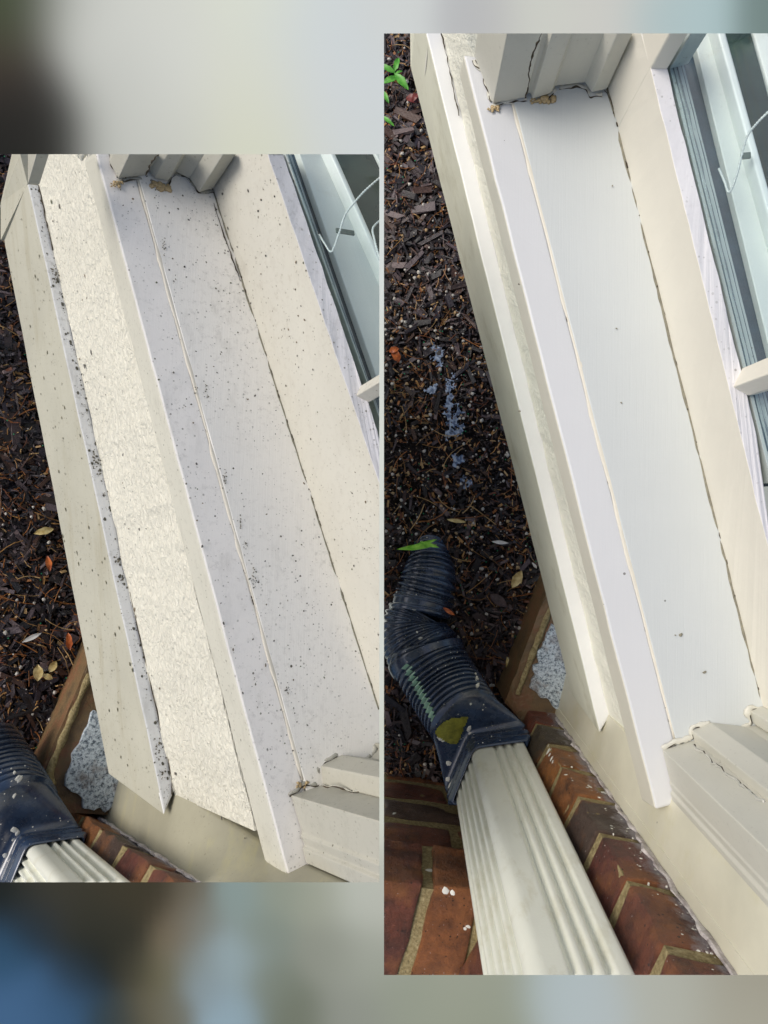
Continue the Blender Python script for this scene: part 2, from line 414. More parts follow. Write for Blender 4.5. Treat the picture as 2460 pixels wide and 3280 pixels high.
# ---------------------------------------------------------------- one display of the bay
def poly_strip(name, d, pts, h, r, mat, par, jit=.5, nrm=None, wig=0.001, flat=.5, k=7):
    P = [d.P(u, v, h) if not isinstance(u, Vector) else u for (u, v) in pts] if not isinstance(pts[0], Vector) else pts
    q = [Vector(x) for x in catmull([tuple(p) for p in P], k)]
    q = [p+Vector((rnd.uniform(-1, 1), rnd.uniform(-1, 1), 0))*wig for p in q]
    bm = tube(q, [r*rnd.uniform(1-jit, 1+jit) for _ in q], 6, flat=(nrm or d.up, flat))
    return finish(name, bm, mat, d, par, smooth=True)

def build(d, K, T):
    hs = T['hs']; P = d.P
    side = T['side']
    base = P(*T['A'][1], T['ground'])
    win = thing('bay_window', T['l_window'], 'window', base)
    def ln(k, h, e0=0, e1=0):
        (a, b) = T[k]; p, q = P(*a, h), P(*b, h); v = q-p
        return p-v*e0, q+v*e1
    E0, E1 = ln('E', hs); D0, D1 = ln('D', hs+.048); C0, C1 = ln('C', hs+.2*T['ks'], T.get('ext', .12)); B0_, B1 = ln('B', hs+.2*T['ks'], T.get('extb', .12)); A0, A1 = ln('A', T['hA'])
    F0, F1 = ln('F', hs); G0, G1 = ln('G', hs)
    along = (E1-E0).normalized(); inn = d.down.cross(along).normalized()
    if inn.dot(G0-E0) < 0: inn = -inn
    UP = d.up
    # nosing: one paint, its top toned apart from the face for sky light
    def two(name, bm, mtop, mside, par, smooth=False, bevmat=None):
        for f in bm.faces: f.material_index = 0 if f.normal.dot(UP) > .6 else 1  # up-facing faces take the tone made for sky light
        return finish(name, bm, [mtop, mside], d, par, smooth)
    Fx0 = F0-(F1-F0)*.15; Fx1 = F1+(F1-F0)*.10
    e = .0
    a = [E0, F0-(F1-F0)*T.get('fe', .05), d.up_to(F0-(F1-F0)*T.get('fe', .05), hs+.048), D0]
    Fend = F1+(F1-F0)*T['fx']
    b = [E1, Fend, d.up_to(Fend, hs+.048), D1]
    bm = bar(a, b, .0022, 30, .0006, None, 30); two('sill_nosing', bm, M['nose'+K], M['nosef'+K], win)
    # sill board behind the nosing, a shade higher
    s = .0015
    a = [d.up_to(F0-(F1-F0)*.2, hs-s), d.up_to(G0-(G1-G0)*.2, hs-s), d.up_to(G0-(G1-G0)*.2, hs+.04), d.up_to(F0-(F1-F0)*.2, hs+.04)]
    b = [d.up_to(F1+(F1-F0)*.04, hs-s), d.up_to(G1+(G1-G0)*.12, hs-s), d.up_to(G1+(G1-G0)*.12, hs+.04), d.up_to(F1+(F1-F0)*.04, hs+.04)]
    for q in (a, b):
        for i in (1, 2): q[i] = q[i]+inn*.012
    bm = bar(a, b, .001, 30, .0005); finish('sill_board', bm, M['sill'+K], d, win)
    # caulk bead between them
    q = [F0.lerp(F1, t/40)+UP*.0008+inn*(N3(F0.lerp(F1, t/40), 20)*.0012) for t in range(41)]
    finish('caulk_bead', tube(q, [.0021*(1+.7*N3(p, 60)) for p in q], 8, flat=(UP, .25)), M['caulk'], d, win, True)
    # grimy joint at the foot of the rail
    q = [G0.lerp(G1, t/70)+UP*.0012+inn*(N3(G0.lerp(G1, t/70), 60)*.0006-.0006) for t in range(71)]
    finish('open_joint', tube(q, [max(.0006, .0013*(1+.9*N3(p, 130))) for p in q], 6, flat=(UP, .45)), M['gap'], d, win, True)
    # chips of dark in both joints
    bm = bmesh.new()
    for _ in range(70 if K == 'L' else 34):
        t = rnd.random(); p = G0.lerp(G1, t)+UP*.0022
        blob(bm, p+inn*rnd.uniform(-.001, .002), rnd.uniform(.0003, .0009), UP, .4, along, rnd.uniform(1, 5))
    for _ in range(18 if K == 'L' else 12):
        t = rnd.uniform(.35, 1); p = F0.lerp(F1, t)-inn*.003+UP*.0009
        blob(bm, p+inn*.0015, rnd.uniform(.0002, .0005), UP, .3, along, rnd.uniform(2, 7))
    finish('joint_grime', bm, M['crack'], d, win)
    # stucco below the nosing
    thick = inn*.05
    sD0 = d.up_to(D0+inn*T['st'], hs+.05); sD1 = d.up_to(D1+inn*T['st'], hs+.05)
    v = (D1-D0)
    sD0x = sD0-v*.2; 
    cc1 = C1+(C1-C0)*.0
    te_ = T_end(d, T, sD1)+along*.006; cc1 = cc1+along*.006
    a = [C0-(C1-C0)*.1, sD0x, sD0x+thick, C0-(C1-C0)*.1+thick*1.6]; b = [cc1, te_, te_+thick, cc1+thick*1.6]
    bm = bar(a, b, .0, 60, .0016 if K == 'R' else .002, (0, 1), 45)
    finish('stucco_panel', bm, M['stucco'+K], d, win, True if False else False)
    # stucco rising beside the casing beyond the end of the nosing
    sE = E0
    f0 = P(*T['S'][0], hs); f1 = P(*T['S'][1], hs)
    low0 = C0-(C1-C0)*.0
    # apron and flange
    a = [A0, B0_, C0, C0+inn*.02+d.down*.01, A0+inn*.03]; b = [A1, B1, C1, C1+inn*.02+d.down*.01, A1+inn*.03]
    bm = bar(a, b, .0018, 30, .0006)
    for f in bm.faces: f.material_index = 0 if f.normal.dot(UP) > .5 else 1
    finish('apron_flashing', bm, [M['flange'+K], M['apron'+K]], d, win)
    if 'Aup' in T:          # the short return of the apron where the front turns
        pts = [P(*q) for q in T['Aup']]
        bm = bmesh.new(); top = [bm.verts.new(p) for p in pts]; lo = [bm.verts.new(p+inn*.02+d.down*.004) for p in pts]
        bm.faces.new(top); bm.faces.new(lo[::-1])
        for i in range(len(pts)): bm.faces.new((top[i], lo[i], lo[(i+1) % len(pts)], top[(i+1) % len(pts)]))
        fix(bm); finish('apron_return', bm, M['apron'+K], d, win)
    # upper casing: footprint on the sill
    ft = [P(u, v, hs-.001) for u, v in T['cas1']]
    cas = win
    for i, seg in enumerate(T['cas1s']):
        bm = column(d, [P(u, v, hs-.0012*(i+1)) for u, v in seg], hs-.0012*(i+1), .25, .0007 if i else .0012, 6)
        nm_ = T['cas1n'][i]; o_c = finish(nm_, bm, M['stucco'+K] if nm_ == 'stucco_return' else M['casing'+K], d, win if nm_ in ('stucco_return', 'casing_board', 'casing_foot') else cas)
        if nm_ == 'casing_board': cas = o_c
    cas2 = win
    for i, seg in enumerate(T['cas2s']):
        bm = column(d, [P(u, v, T['cas2h']) for u, v in seg], T['cas2h'], .25, .0009, 6)
        o_c = finish(T['cas2n'][i], bm, M['casing'+K], d, cas2)
        if i == 0: cas2 = o_c
    # cracks and old caulk at the casings
    for pts in T['cracks']:
        q = [Vector(x) for x in catmull([tuple(P(*p)) for p in pts], 9)]
        q = [p+Vector((N3(p, 160), N3(p+Vector((5, 5, 5)), 160), 0))*.0010 for p in q]
        finish('paint_crack', tube(q, [max(.0002, .0005*(1+1.5*N3(p, 150))) for p in q], 5), M['crack'], d, cas if pts[0][1] < 1200 else cas2)
    for pts, r in T['caulks']:
        q = [Vector(x) for x in catmull([tuple(P(*p)) for p in pts], 9)]
        q = [p+Vector((N3(p, 110), N3(p+Vector((5, 5, 5)), 110), 0))*.003 for p in q]
        finish('lumpy_caulk', tube(q, [r*.62*(1+1.1*N3(p, 140)) for p in q], 7, jit=.45, flat=(UP, .45)), M['casing'+K], d, cas if pts[0][1] < 1200 else cas2, True)
        qd = [p-inn*.0 + UP*.0006 + (q[-1]-q[0]).cross(UP).normalized()*r*.5 for p in q]
        finish('paint_crack', tube(qd, [max(.0001, .0004*(1+2.2*N3(p, 190))) for p in qd], 5), M['crack'], d, cas if pts[0][1] < 1200 else cas2)
    bm = bmesh.new()
    for (u, v, r) in T['amber']:
        for _ in range(16): blob(bm, P(u+rnd.uniform(-20, 20), v+rnd.uniform(-8, 8), hs-.002), r*rnd.uniform(.25, .62), UP, .6)
    finish('amber_sealant', bm, M['amber'], d, cas, True)
    # rail of the sash on the upright plane over the sill's inner edge
    vn = (G1-G0).cross(d.down).normalized()
    H0 = d.on(*T['H'][0], G0, vn); H1 = d.on(*T['H'][1], G0, vn)
    hh = (d.H(H0)+d.H(H1))/2
    v = G1-G0
    g0 = G0-v*.1; g1 = G1+v*.12
    top0 = d.up_to(H0-v*.0, d.H(H0)); 
    wv = H1-H0
    Hs, He = H0-wv*.0, H1+wv*.25
    I0 = P(*T['I'][0], d.H(H0)); I1 = P(*T['I'][1], d.H(H1)); iv = I1-I0; Ie = I1+iv*.25
    Hs2 = Hs-wv*.12; I02 = I0-iv*.12
    a = [g0, Hs2, I02, I02+d.down*.02, d.up_to(g0, hs+.03)+inn*.03]; b = [g1, He, Ie, Ie+d.down*.02, d.up_to(g1, hs+.03)+inn*.03]
    a[4] = g0+inn*.03; b[4] = g1+inn*.03
    bm = bar(a, b, .0012, 60, .0007, None, 60)
    two('bottom_rail', bm, M['railtop'+K], M['rail'+K], win)
    # stile: same plane, rising
    fo = [d.up_to(x, hh) for x in (P(*T['stileL'], hs), H0, I0, I0-along*.1, P(*T['stileL'], hs)-along*.1)]
    st = [d.up_to(P(*T['stileL'], hs), hh), d.up_to(H0, hh), d.up_to(I0, hh), d.up_to(I0, hh)-along*.12, d.up_to(P(*T['stileL'], hs), hh)-along*.12]
    st = [st[0]+inn*.0005]+[x for x in st[1:4]]+[st[4]+inn*.0005]
    bm = column(d, st, hs-.002, .2, .0012, 6); finish('stile', bm, M['rail'+K], d, win)
    # aluminium track with grooves, behind the glass line
    J0 = P(*T['J'][0], hh+.004); J1 = P(*T['J'][1], hh+.004); K0 = P(*T['K'][0], hh+.004); K1 = P(*T['K'][1], hh+.004)
    jv = J1-J0; kv = K1-K0
    n = 5; aa, bb = [], []
    for i in range(n):
        for (t, z) in ((i/n, .0), ((i+.8)/n, .0), ((i+.82)/n, .006), ((i+.98)/n, .006)):
            aa.append(J0.lerp(K0, t)-(jv*.12)+d.down*(z+.0015*i)); bb.append(J1.lerp(K1, t)+jv*.4+d.down*(z+.0015*i))
    aa += [K0-kv*.12+d.down*.03, J0-jv*.12+d.down*.03]; bb += [K1+kv*.4+d.down*.03, J1+jv*.4+d.down*.03]
    bm = loft([aa, bb]); fix(bm); finish('metal_track', bm, M['alum'], d, win)
    bm = bmesh.new()
    for t in (.22, .5, .78):  # dark lines standing in for the shade in the track's grooves
        a_, b_ = J0.lerp(K0, t)-jv*.1-d.down*.0002, J1.lerp(K1, t)+jv*.3-d.down*.0002
        q = [a_.lerp(b_, i/40) for i in range(41)]; q = [p+d.down*(.0015*(t*5)-.0003)+inn*N3(p, 50)*.0004 for p in q]
        tube(q, [.0006*(1+.6*N3(p, 90)) for p in q], 5, bm)
    finish('groove_lines', bm, M['gapdark'], d, win)
    # frame upright of the metal sash
    q = [P(*x, hh+.003) for x in T['alstile']]
    bm = column(d, q, hh+.003, .2, .0008); finish('metal_upright', bm, M['alum'], d, win)
    # gap, interior board, white bar, dark room
    L0 = P(*T['Lx'][0], hh+.02); L1 = P(*T['Lx'][1], hh+.02)
    K0b, K1b = d.up_to(K0, hh+.034), d.up_to(K1, hh+.034)
    far = inn*.5
    bm = loft([[K0-kv*.2+d.down*.03, P(*T['M'][0], hh+.03)-kv*.2, P(*T['M'][0], hh+.03)-kv*.2+d.down*.02, K0-kv*.2+d.down*.045], [K1+kv*.45+d.down*.03, P(*T['M'][1], hh+.03)+kv*.45, P(*T['M'][1], hh+.03)+kv*.45+d.down*.02, K1+kv*.45+d.down*.045]]); fix(bm)
    finish('rubber_channel', bm, M['gapdark'], d, win)
    lv = L1-L0; M0 = P(*T['M'][0], hh+.009); M1 = P(*T['M'][1], hh+.009); M0, M1 = d.up_to(M0, hh+.02), d.up_to(M1, hh+.02); mv = M1-M0
    bm = loft([[L0-lv*.25, M0-mv*.25+inn*.004, M0-mv*.25+d.down*.008, L0-lv*.25+d.down*.008], [L1+lv*.5, M1+mv*.5+inn*.004, M1+mv*.5+d.down*.008, L1+lv*.5+d.down*.008]]); fix(bm, .0008)
    finish('inner_board', bm, M['blueboard'], d, win)
    wd = T['barw']
    bm = loft([[M0-mv*.25+UP*.012, M0-mv*.25+inn*wd+UP*.012, M0-mv*.25+inn*wd-UP*.004, M0-mv*.25-UP*.004], [M1+mv*.5+UP*.012, M1+mv*.5+inn*wd+UP*.012, M1+mv*.5+inn*wd-UP*.004, M1+mv*.5-UP*.004]]); fix(bm, .0015)
    finish('white_bar', bm, M['whitebar'], d, win, True)
    Q0 = P(*T['Q'][0], hh-.0); Q1 = P(*T['Q'][1], hh-.0); qv = Q1-Q0
    bm = loft([[Q0-qv*.6, Q0-qv*.6+inn*T['qw'], Q0-qv*.6+inn*T['qw']+d.down*.004, Q0-qv*.6+d.down*.004], [Q1+qv*1.5, Q1+qv*1.5+inn*T['qw'], Q1+qv*1.5+inn*T['qw']+d.down*.004, Q1+qv*1.5+d.down*.004]]); fix(bm, .001)
    finish('white_bar', bm, M['blueboard'], d, win, True)
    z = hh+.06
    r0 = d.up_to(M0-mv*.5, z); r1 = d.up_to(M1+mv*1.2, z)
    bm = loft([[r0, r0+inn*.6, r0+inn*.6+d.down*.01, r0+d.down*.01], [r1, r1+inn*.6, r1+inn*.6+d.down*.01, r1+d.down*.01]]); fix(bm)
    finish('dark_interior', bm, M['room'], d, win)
    # glass pane upright on the rail
    gi = inn*.003
    p0, p1 = d.up_to(I0+gi, hh+.004), d.up_to(I1+iv*.5+gi, hh+.004)
    bm = loft([[p0, p1, p1+inn*.003, p0+inn*.003], [d.up_to(x, .2) for x in (p0, p1, p1+inn*.003, p0+inn*.003)]]); fix(bm)
    finish('glass_pane', bm, M['glass'], d, win)
    # muntin
    q = [P(*x, hh-.001) for x in T['munt']]
    bm = column(d, q, hh+.002, .2, .0008); finish('muntin', bm, M['rail'+K], d, win)
    # blind cord inside
    cd = thing('blind_cord', T['l_cord'], 'cord', P(*T['cord'][0]))
    bm = bmesh.new()
    for ci, cp in enumerate((T['cord'], T['cord2'])):
        if not cp: continue
        q = [Vector(x) for x in catmull([tuple(P(p[0], p[1], hh+(.006 if ci == 0 else -.02)-.05*i/len(cp))) for i, p in enumerate(cp)], 26)]
        tube(q, [.0008*(1+.35*math.sin(i*1.9)) for i in range(len(q))], 6, bm)
    finish('cord', bm, M['cord'], d, cd, True)
    q = [P(x[0], x[1], hh+.004) for x in T['clip']]
    ax = (q[1]-q[0]); sd_ = ax.cross(UP).normalized()*.0022
    bm = loft([[q[0]-sd_, q[0]+sd_, q[0]+sd_+UP*.002, q[0]-sd_+UP*.002], [q[1]-sd_, q[1]+sd_, q[1]+sd_+UP*.002, q[1]-sd_+UP*.002]]); fix(bm, .0004)
    tag(finish('metal_clip', bm, M['clip'], d), T['l_clip'], 'clip')
    # painted wall beside the brick
    foot = [P(*q) for q in T['wall']]
    foot = [d.up_to(p, 1.0) for p in foot]
    inw = T['wallin']
    o2 = P(*inw); back = [d.up_to(o2, 1.0)]
    if 'wallup' in T:
        f2 = [d.up_to(P(*q), 1.0) for q in T['wallup']]; rings = []
        def fine_(l): return [l[a].lerp(l[a+1], b/14) for a in range(len(l)-1) for b in range(14)]+[l[-1]]
        fA, fB = fine_(foot), fine_(f2)
        for k in range(25):
            h = 1.06+(T['wallt']-1.06)*k/24; t = max(0, min(1, ((hs+.16)-h)/.12))
            rings.append([d.up_to(a_.lerp(b_, t), h) for a_, b_ in zip(fA+back, fB+back)])
        bm = loft(rings); fix(bm)
    else: bm = column(d, foot+back, 1.06, T['wallt'], .0012, 12)
    tag(finish('painted_wall', bm, M['wall'+K], d, smooth='wallup' in T), T['l_wall'], 'wall')
    # ---- brick
    cor = d.up_to(P(*T['bc']), .8)
    fd = (P(*T['bf'])-P(*T['bf0'])); fd -= d.up*fd.dot(d.up); fd.normalize()
    sdv = (P(*T['bs'])-P(*T['bf0'])); sdv -= d.up*sdv.dot(d.up); slen = sdv.length; sdv.normalize()
    bw = thing('brick_wall', T['l_brick'], 'wall', d.up_to(cor, T['ground']))
    cols = [srgb(150, 82, 60), srgb(132, 72, 58), srgb(184, 118, 62), srgb(98, 88, 66), srgb(146, 86, 64), srgb(104, 84, 72), srgb(190, 124, 64)]
    bm = bmesh.new(); lay = bm.verts.layers.float_color.new('tint'); hzl = bm.verts.layers.float.new('haze')
    def brick(o, x, y, hgt, col):
        add_brick(bm, lay, o, x, y, d.up*hgt, col, .003, .0035, 40, (hzl, lambda q: max(0, min(1, (q-cor).dot(sdv)/slen))))
    CH = T['ch']; bh = CH*.855
    hj = T['bj']                                   # depth of a bed joint at the corner
    k0 = -int((1.05-hj)/CH)-1
    for k in range(k0, 9):
        hb = hj-k*CH                               # bottom of this course
        if hb-bh < .3: continue
        o = d.up_to(cor, hb)
        ln_ = .203 if k % 2 else .10
        brick(o, fd*ln_, sdv*(slen+.012), bh, cols[(k*3+1) % 7])
        x = ln_+.011
        while x < .5:
            brick(o+fd*x, fd*.203, sdv*.05, bh, cols[rnd.randrange(7)]); x += .214
    finish('bricks', bm, M['brick'], d, bw)
    o = d.up_to(cor, 1.08)+fd*.002+sdv*.002
    bm = loft([[o, o+fd*.55, o+fd*.55+sdv*(slen+.01), o+sdv*(slen+.01)], [d.up_to(x, .28) for x in (o, o+fd*.55, o+fd*.55+sdv*(slen+.01), o+sdv*(slen+.01))]]); fix(bm)
    finish('mortar', bm, M['mortar'], d, bw)
    # white paint haze where the wall paint overruns the brick
    w1 = o+sdv*(slen-.012)-fd*.006
    q = [d.up_to(cor, 1.0-.7*i/90)+sdv*(slen-.001+N3(Vector((i*.37, 1, 2)))*.004)-fd*.0005 for i in range(91)]
    bm = tube(q, [.0045*(1+1.0*N3(p, 70)) for p in q], 7, jit=.4, flat=(fd, .4))
    finish('paint_overrun', bm, M['haze'], d, bw)
    # ---- low ledge in front of the wall, and its speckled render
    q = [P(u, v, T['hl']) for u, v in T['ledge']]
    lg = thing('brick_ledge', T['l_ledge'], 'ledge', d.up_to(q[0], T['ground']))
    bm = column(d, q, T['hl'], T['hl']-.0, .0) if False else loft([[d.up_to(p, T['ground']+.03) for p in q], [d.up_to(p, T['hl']) for p in q]])
    bmesh.ops.subdivide_edges(bm, edges=bm.edges[:], cuts=12, use_grid_fill=True)
    for v in bm.verts: v.co += d.up*N3(v.co, 40)*.004
    fix(bm); finish('ledge_brick', bm, M['ledge'], d, lg)
    q = [P(u, v, T['hl']-.008) for u, v in T['patch']]
    c_ = sum(q, Vector())/len(q); q2 = []
    for i in range(len(q)):
        for j in range(6):
            p = q[i].lerp(q[(i+1) % len(q)], j/6); q2.append(p+(p-c_).normalized()*N3(p, 90)*.010)
    bm = loft([[p+d.down*.02 for p in q2], q2]); fix(bm, .001); finish('speckled_render', bm, M['speckle'], d, lg)
    q = [P(u, v, T['hl']-.004) for u, v in T['mline']]
    q = [Vector(x) for x in catmull([tuple(p) for p in q], 8)]
    finish('mortar_line', tube(q, [.0045*(1+.5*N3(p, 60)) for p in q], 7, flat=(d.up, .6)), M['mortar'], d, lg, True)
    # ---- downspout
    A_, B_, D_ = [d.up_to(P(*q), .8) for q in T['ds']]
    C_ = A_+D_-B_
    ds = thing('downspout', T['l_down'], 'downspout', d.up_to((A_+D_)/2, 1.0))
    cx = (A_+D_)/2
    prof = []
    def side_(p, q, grooves, gd=.0052, gw=.0026):
        L_ = (q-p).length; t = (q-p)/L_; nrm = t.cross(d.up).normalized()
        if nrm.dot(p-cx) < 0: nrm = -nrm
        r = .009
        xs = [r+(L_-2*r)*i/90 for i in range(91)]
        for x in xs:
            dz = sum(gd*math.exp(-((x-g*L_)/gw)**2) for g in grooves)
            prof.append(p+t*x-nrm*dz)
        # rounded corner to next side
        prof.append(('c', q))
    side_(A_, B_, (.14, .30, .46, .62, .78)); side_(B_, D_, (.40, .57, .74)); side_(D_, C_, (.3, .5, .7)); side_(C_, A_, (.3, .5, .7))
    pts = []
    for i, p in enumerate(prof):
        if isinstance(p, tuple):
            a0 = prof[i-1]; b0 = prof[(i+1) % len(prof)]; c0 = p[1]
            for t in (.2, .4, .6, .8): pts.append(a0*(1-t)**2+c0*2*t*(1-t)+b0*t*t)
        else: pts.append(p)
    rings = [[d.up_to(p, h) for p in pts] for h in [1.02-(.74*i/30) for i in range(31)]]
    bm = loft(rings); fix(bm); finish('spout_body', bm, M['down'], d, ds, True)
    # ---- drain pipe
    dp = thing('drain_pipe', T['l_pipe'], 'pipe', P(*T['pipe'][0][:3]))
    # adapter collar around the spout
    hr = T['hrim']; ring = []
    ctr = d.up_to(cx, hr)
    def rect_ring(h, grow, n=16):
        out = []
        cs = [d.up_to(x, h) for x in (A_, B_, D_, C_)]; c = sum(cs, Vector())/4
        cs = [c+(x-c)*(1+grow/.05) for x in cs]
        for i in range(4):
            p, q = cs[i], cs[(i+1) % 4]
            for j in range(n): out.append(p.lerp(q, (j+.5)/n))
        sm = []
        for i in range(len(out)):
            sm.append((out[i-2]+out[i-1]*2+out[i]*3+out[(i+1) % len(out)]*2+out[(i+2) % len(out)])/9)
        return sm
    jc = P(*T['pipe'][0][:3]); jn = (P(*T['pipe'][1][:3])-jc).normalized()
    jr = T['pipe'][0][3]*d.H(jc)/F
    def circ(c, nrm, r, like):
        out = []
        cc = sum(like, Vector())/len(like)
        x = (like[0]-cc); x -= nrm*x.dot(nrm); x.normalize(); y = nrm.cross(x)
        s = 1 if y.dot(like[16]-cc) > 0 else -1
        for i in range(len(like)):
            th = 2*math.pi*i/len(like)*s; out.append(c+(x*math.cos(th)+y*math.sin(th))*r)
        return out
    tl = T.get('rimtilt', 0)
    def tilt(ring, h):   # the rim slopes with the spout's corner
        return ring
    base_r = [(hr, .0045), (hr+.004, .006), (hr+.009, .0105), (hr+.016, .0105), (hr+.019, .0075), (hr+.024, .0075), (hr+.027, .011), (hr+.034, .011), (hr+.037, .0085), (hr+.05, .0115)]
    rr = [rect_ring(h, g) for h, g in base_r]
    inner = [rect_ring(hr+.02, .002), rect_ring(hr, .0025)]
    cr = circ(jc, jn, jr*1.0, rr[-1]); m1 = []
    trans = []
    for t in (.25, .5, .75, 1.0):
        e_ = t*t*(3-2*t)
        trans.append([p.lerp(q, e_) for p, q in zip(rr[-1], cr)])
    bm = loft(inner+rr+trans+[circ(jc+jn*.012, jn, jr*.96, rr[-1])], True, False); fix(bm)
    finish('spout_adapter', bm, M['black'], d, dp, True)
    # corrugated tube sections
    def corr(pts, kind, name, pitch=.0085, amp=.0032, stripe=None):
        cp = catmull(pts, 24); P3 = []
        for (u, v, h, r) in cp: P3.append((P(u, v, h), r*h/F))
        # resample by length
        out = [P3[0]]; acc = 0; step = pitch/8
        total = 0; res = []
        for (p, r), (q, r2) in zip(P3, P3[1:]):
            L_ = (q-p).length; x = 0
            while acc+ (L_-x) >= step:
                x += step-acc; acc = 0; tt = x/L_; res.append((p.lerp(q, tt), r+(r2-r)*tt))
            acc += L_-x
        n = len(res); bm = bmesh.new(); vs = []; seg = 56; stripe_f = []
        for i, (p, r) in enumerate(res):
            t = (res[min(i+4, n-1)][0]-res[max(i-4, 0)][0]).normalized()
            a = t.cross(d.up).normalized(); b = a.cross(t).normalized()
            ph = (i % 8)/8; s_ = i*step
            if kind == 'corr': f = amp*(math.tanh(2.2*math.cos(2*math.pi*ph)))
            elif kind == 'smooth': f = amp*.7*math.exp(-((s_-.006)/.002)**2)+amp*.7*math.exp(-((s_-.020)/.0016)**2)
            else: f = 0
            vs.append([bm.verts.new(p+(a*math.cos(2*math.pi*k/seg)+b*math.sin(2*math.pi*k/seg))*(r+f)) for k in range(seg)])
        sbm = bmesh.new() if stripe else None
        def scr(p):
            q = p-CAM; return (1230-F*q.x/q.z, 1640+F*q.y/q.z)
        sk = {}
        if stripe:
            (u0, v0), (u1, v1) = stripe
            for i in range(len(vs)):
                best = None
                for k in range(seg):
                    if (vs[i][k].co-res[i][0]).dot(ray(*scr(vs[i][k].co))) > 0: continue
                    x, y = scr(vs[i][k].co); t_ = (y-v0)/(v1-v0); e_ = abs(x-(u0+(u1-u0)*t_))
                    if 0 <= t_ <= 1 and (best is None or e_ < best[0]): best = (e_, k)
                if best and best[0] < 8: sk[i] = best[1]
        for i in range(len(vs)-1):
            for k in range(seg): bm.faces.new((vs[i][k], vs[i][(k+1) % seg], vs[i+1][(k+1) % seg], vs[i+1][k]))
            if i in sk and (i % 8) in (5, 6, 7, 0, 1, 2):
                for k in (sk[i], (sk[i]+1) % seg):
                    q = [vs[i][k], vs[i][(k+1) % seg], vs[i+1][(k+1) % seg], vs[i+1][k]]
                    c = res[i][0]; sbm.faces.new([sbm.verts.new(x.co+(x.co-c).normalized()*.0012) for x in q])
        bm.faces.new(vs[0][::-1]); bm.faces.new(vs[-1]); fix(bm)
        o = finish(name, bm, M['black'], d, dp, True)
        if stripe and o is not None:
            bmesh.ops.remove_doubles(sbm, verts=sbm.verts[:], dist=.0001)
            so_ = finish('green_stripe', sbm, M['green'], d, dp, fill=False)
        return o
    for (pts, kind, name, pitch, amp, stripe) in T['sections']: corr(pts, kind, name, pitch, amp, stripe)
    # paint drips on adapter: rays onto its surface approximated on the collar rings
    dpg = bpy.context.evaluated_depsgraph_get()
    bm = bmesh.new(); bpy.context.view_layer.update()
    hits = [o for o in dp.children]
    def cast(u, v, obs):
        best = None
        for o in obs:
            inv = Matrix.Translation(-WL[o.name])
            loc = CAM-WL[o.name]; r = ray(u, v).normalized()
            ok, p, nn, _ = o.ray_cast(loc, r)
            if ok:
                dist = (p-loc).length
                if best is None or dist < best[0]: best = (dist, p+WL[o.name], nn)
        return best
    for (u, v, r) in T['splats']:
        hit = cast(u, v, hits)
        if hit: 
            nn = hit[2] if hit[2].dot(ray(u, v)) < 0 else -hit[2]
            blob(bm, hit[1], r, nn, .25, None, rnd.uniform(1, 1.8))
    for _ in range(T['nsplat']):
        u = rnd.uniform(*T['sbox'][0]); v = rnd.uniform(*T['sbox'][1]); hit = cast(u, v, hits)
        if hit:
            nn = hit[2] if hit[2].dot(ray(u, v)) < 0 else -hit[2]
            blob(bm, hit[1], rnd.uniform(.0003, .0011), nn, .25)
    if bm.verts: finish('paint_splatter', bm, M['splat'], d, dp)['kind'] = 'stuff'
    else: bm.free()
    if T.get('reflection'):  # patch coloured as a reflection, laid over the adapter
        pl_ = T['reflection']; bm = bmesh.new()
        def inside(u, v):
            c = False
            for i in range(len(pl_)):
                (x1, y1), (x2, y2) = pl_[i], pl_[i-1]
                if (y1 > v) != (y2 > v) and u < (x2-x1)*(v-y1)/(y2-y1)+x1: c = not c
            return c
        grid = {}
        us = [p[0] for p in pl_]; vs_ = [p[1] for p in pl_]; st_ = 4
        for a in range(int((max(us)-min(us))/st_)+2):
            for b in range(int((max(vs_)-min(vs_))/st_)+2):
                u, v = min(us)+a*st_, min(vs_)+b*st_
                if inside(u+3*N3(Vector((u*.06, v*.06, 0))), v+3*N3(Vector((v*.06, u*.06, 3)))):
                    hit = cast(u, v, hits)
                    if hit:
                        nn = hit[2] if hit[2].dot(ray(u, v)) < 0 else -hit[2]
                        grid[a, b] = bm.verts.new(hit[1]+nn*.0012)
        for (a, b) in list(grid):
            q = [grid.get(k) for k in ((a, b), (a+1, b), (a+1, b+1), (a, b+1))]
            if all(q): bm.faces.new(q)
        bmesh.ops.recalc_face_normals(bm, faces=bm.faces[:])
        if bm.faces: finish('reflection_patch', bm, M['olive'], d, dp, True, False)
    # ---- mulch bed
    hg = T['ground']
    (ua, va, ub, vb) = T['bed']
    nx, ny = 40, 60; bm = bmesh.new(); g = []
    for j in range(ny+1):
        row = []
        for i in range(nx+1):
            p = P(ua-80+(T['bedx']-ua+80)*i/nx, va-80+(vb-va+160)*j/ny, hg); row.append(bm.verts.new(p+d.up*(N3(p, 14)*.012+N3(p, 60)*.004)))
        g.append(row)
    for j in range(ny):
        for i in range(nx): bm.faces.new((g[j][i], g[j+1][i], g[j+1][i+1], g[j][i+1]))
    o = finish('mulch_ground', bm, M['soil'], d, fill=False); o['kind'] = 'structure'; o['label'] = T['l_ground']
    dark = [srgb(56, 46, 48), srgb(40, 34, 36), srgb(72, 58, 58), srgb(96, 82, 84), srgb(28, 24, 26), srgb(62, 46, 40), srgb(50, 42, 50), srgb(116, 98, 96), srgb(82, 56, 44), srgb(44, 36, 34), srgb(34, 28, 30)]
    warm = [srgb(176, 112, 56), srgb(136, 88, 46), srgb(196, 146, 84), srgb(122, 72, 46), srgb(156, 116, 70), srgb(210, 172, 116)]
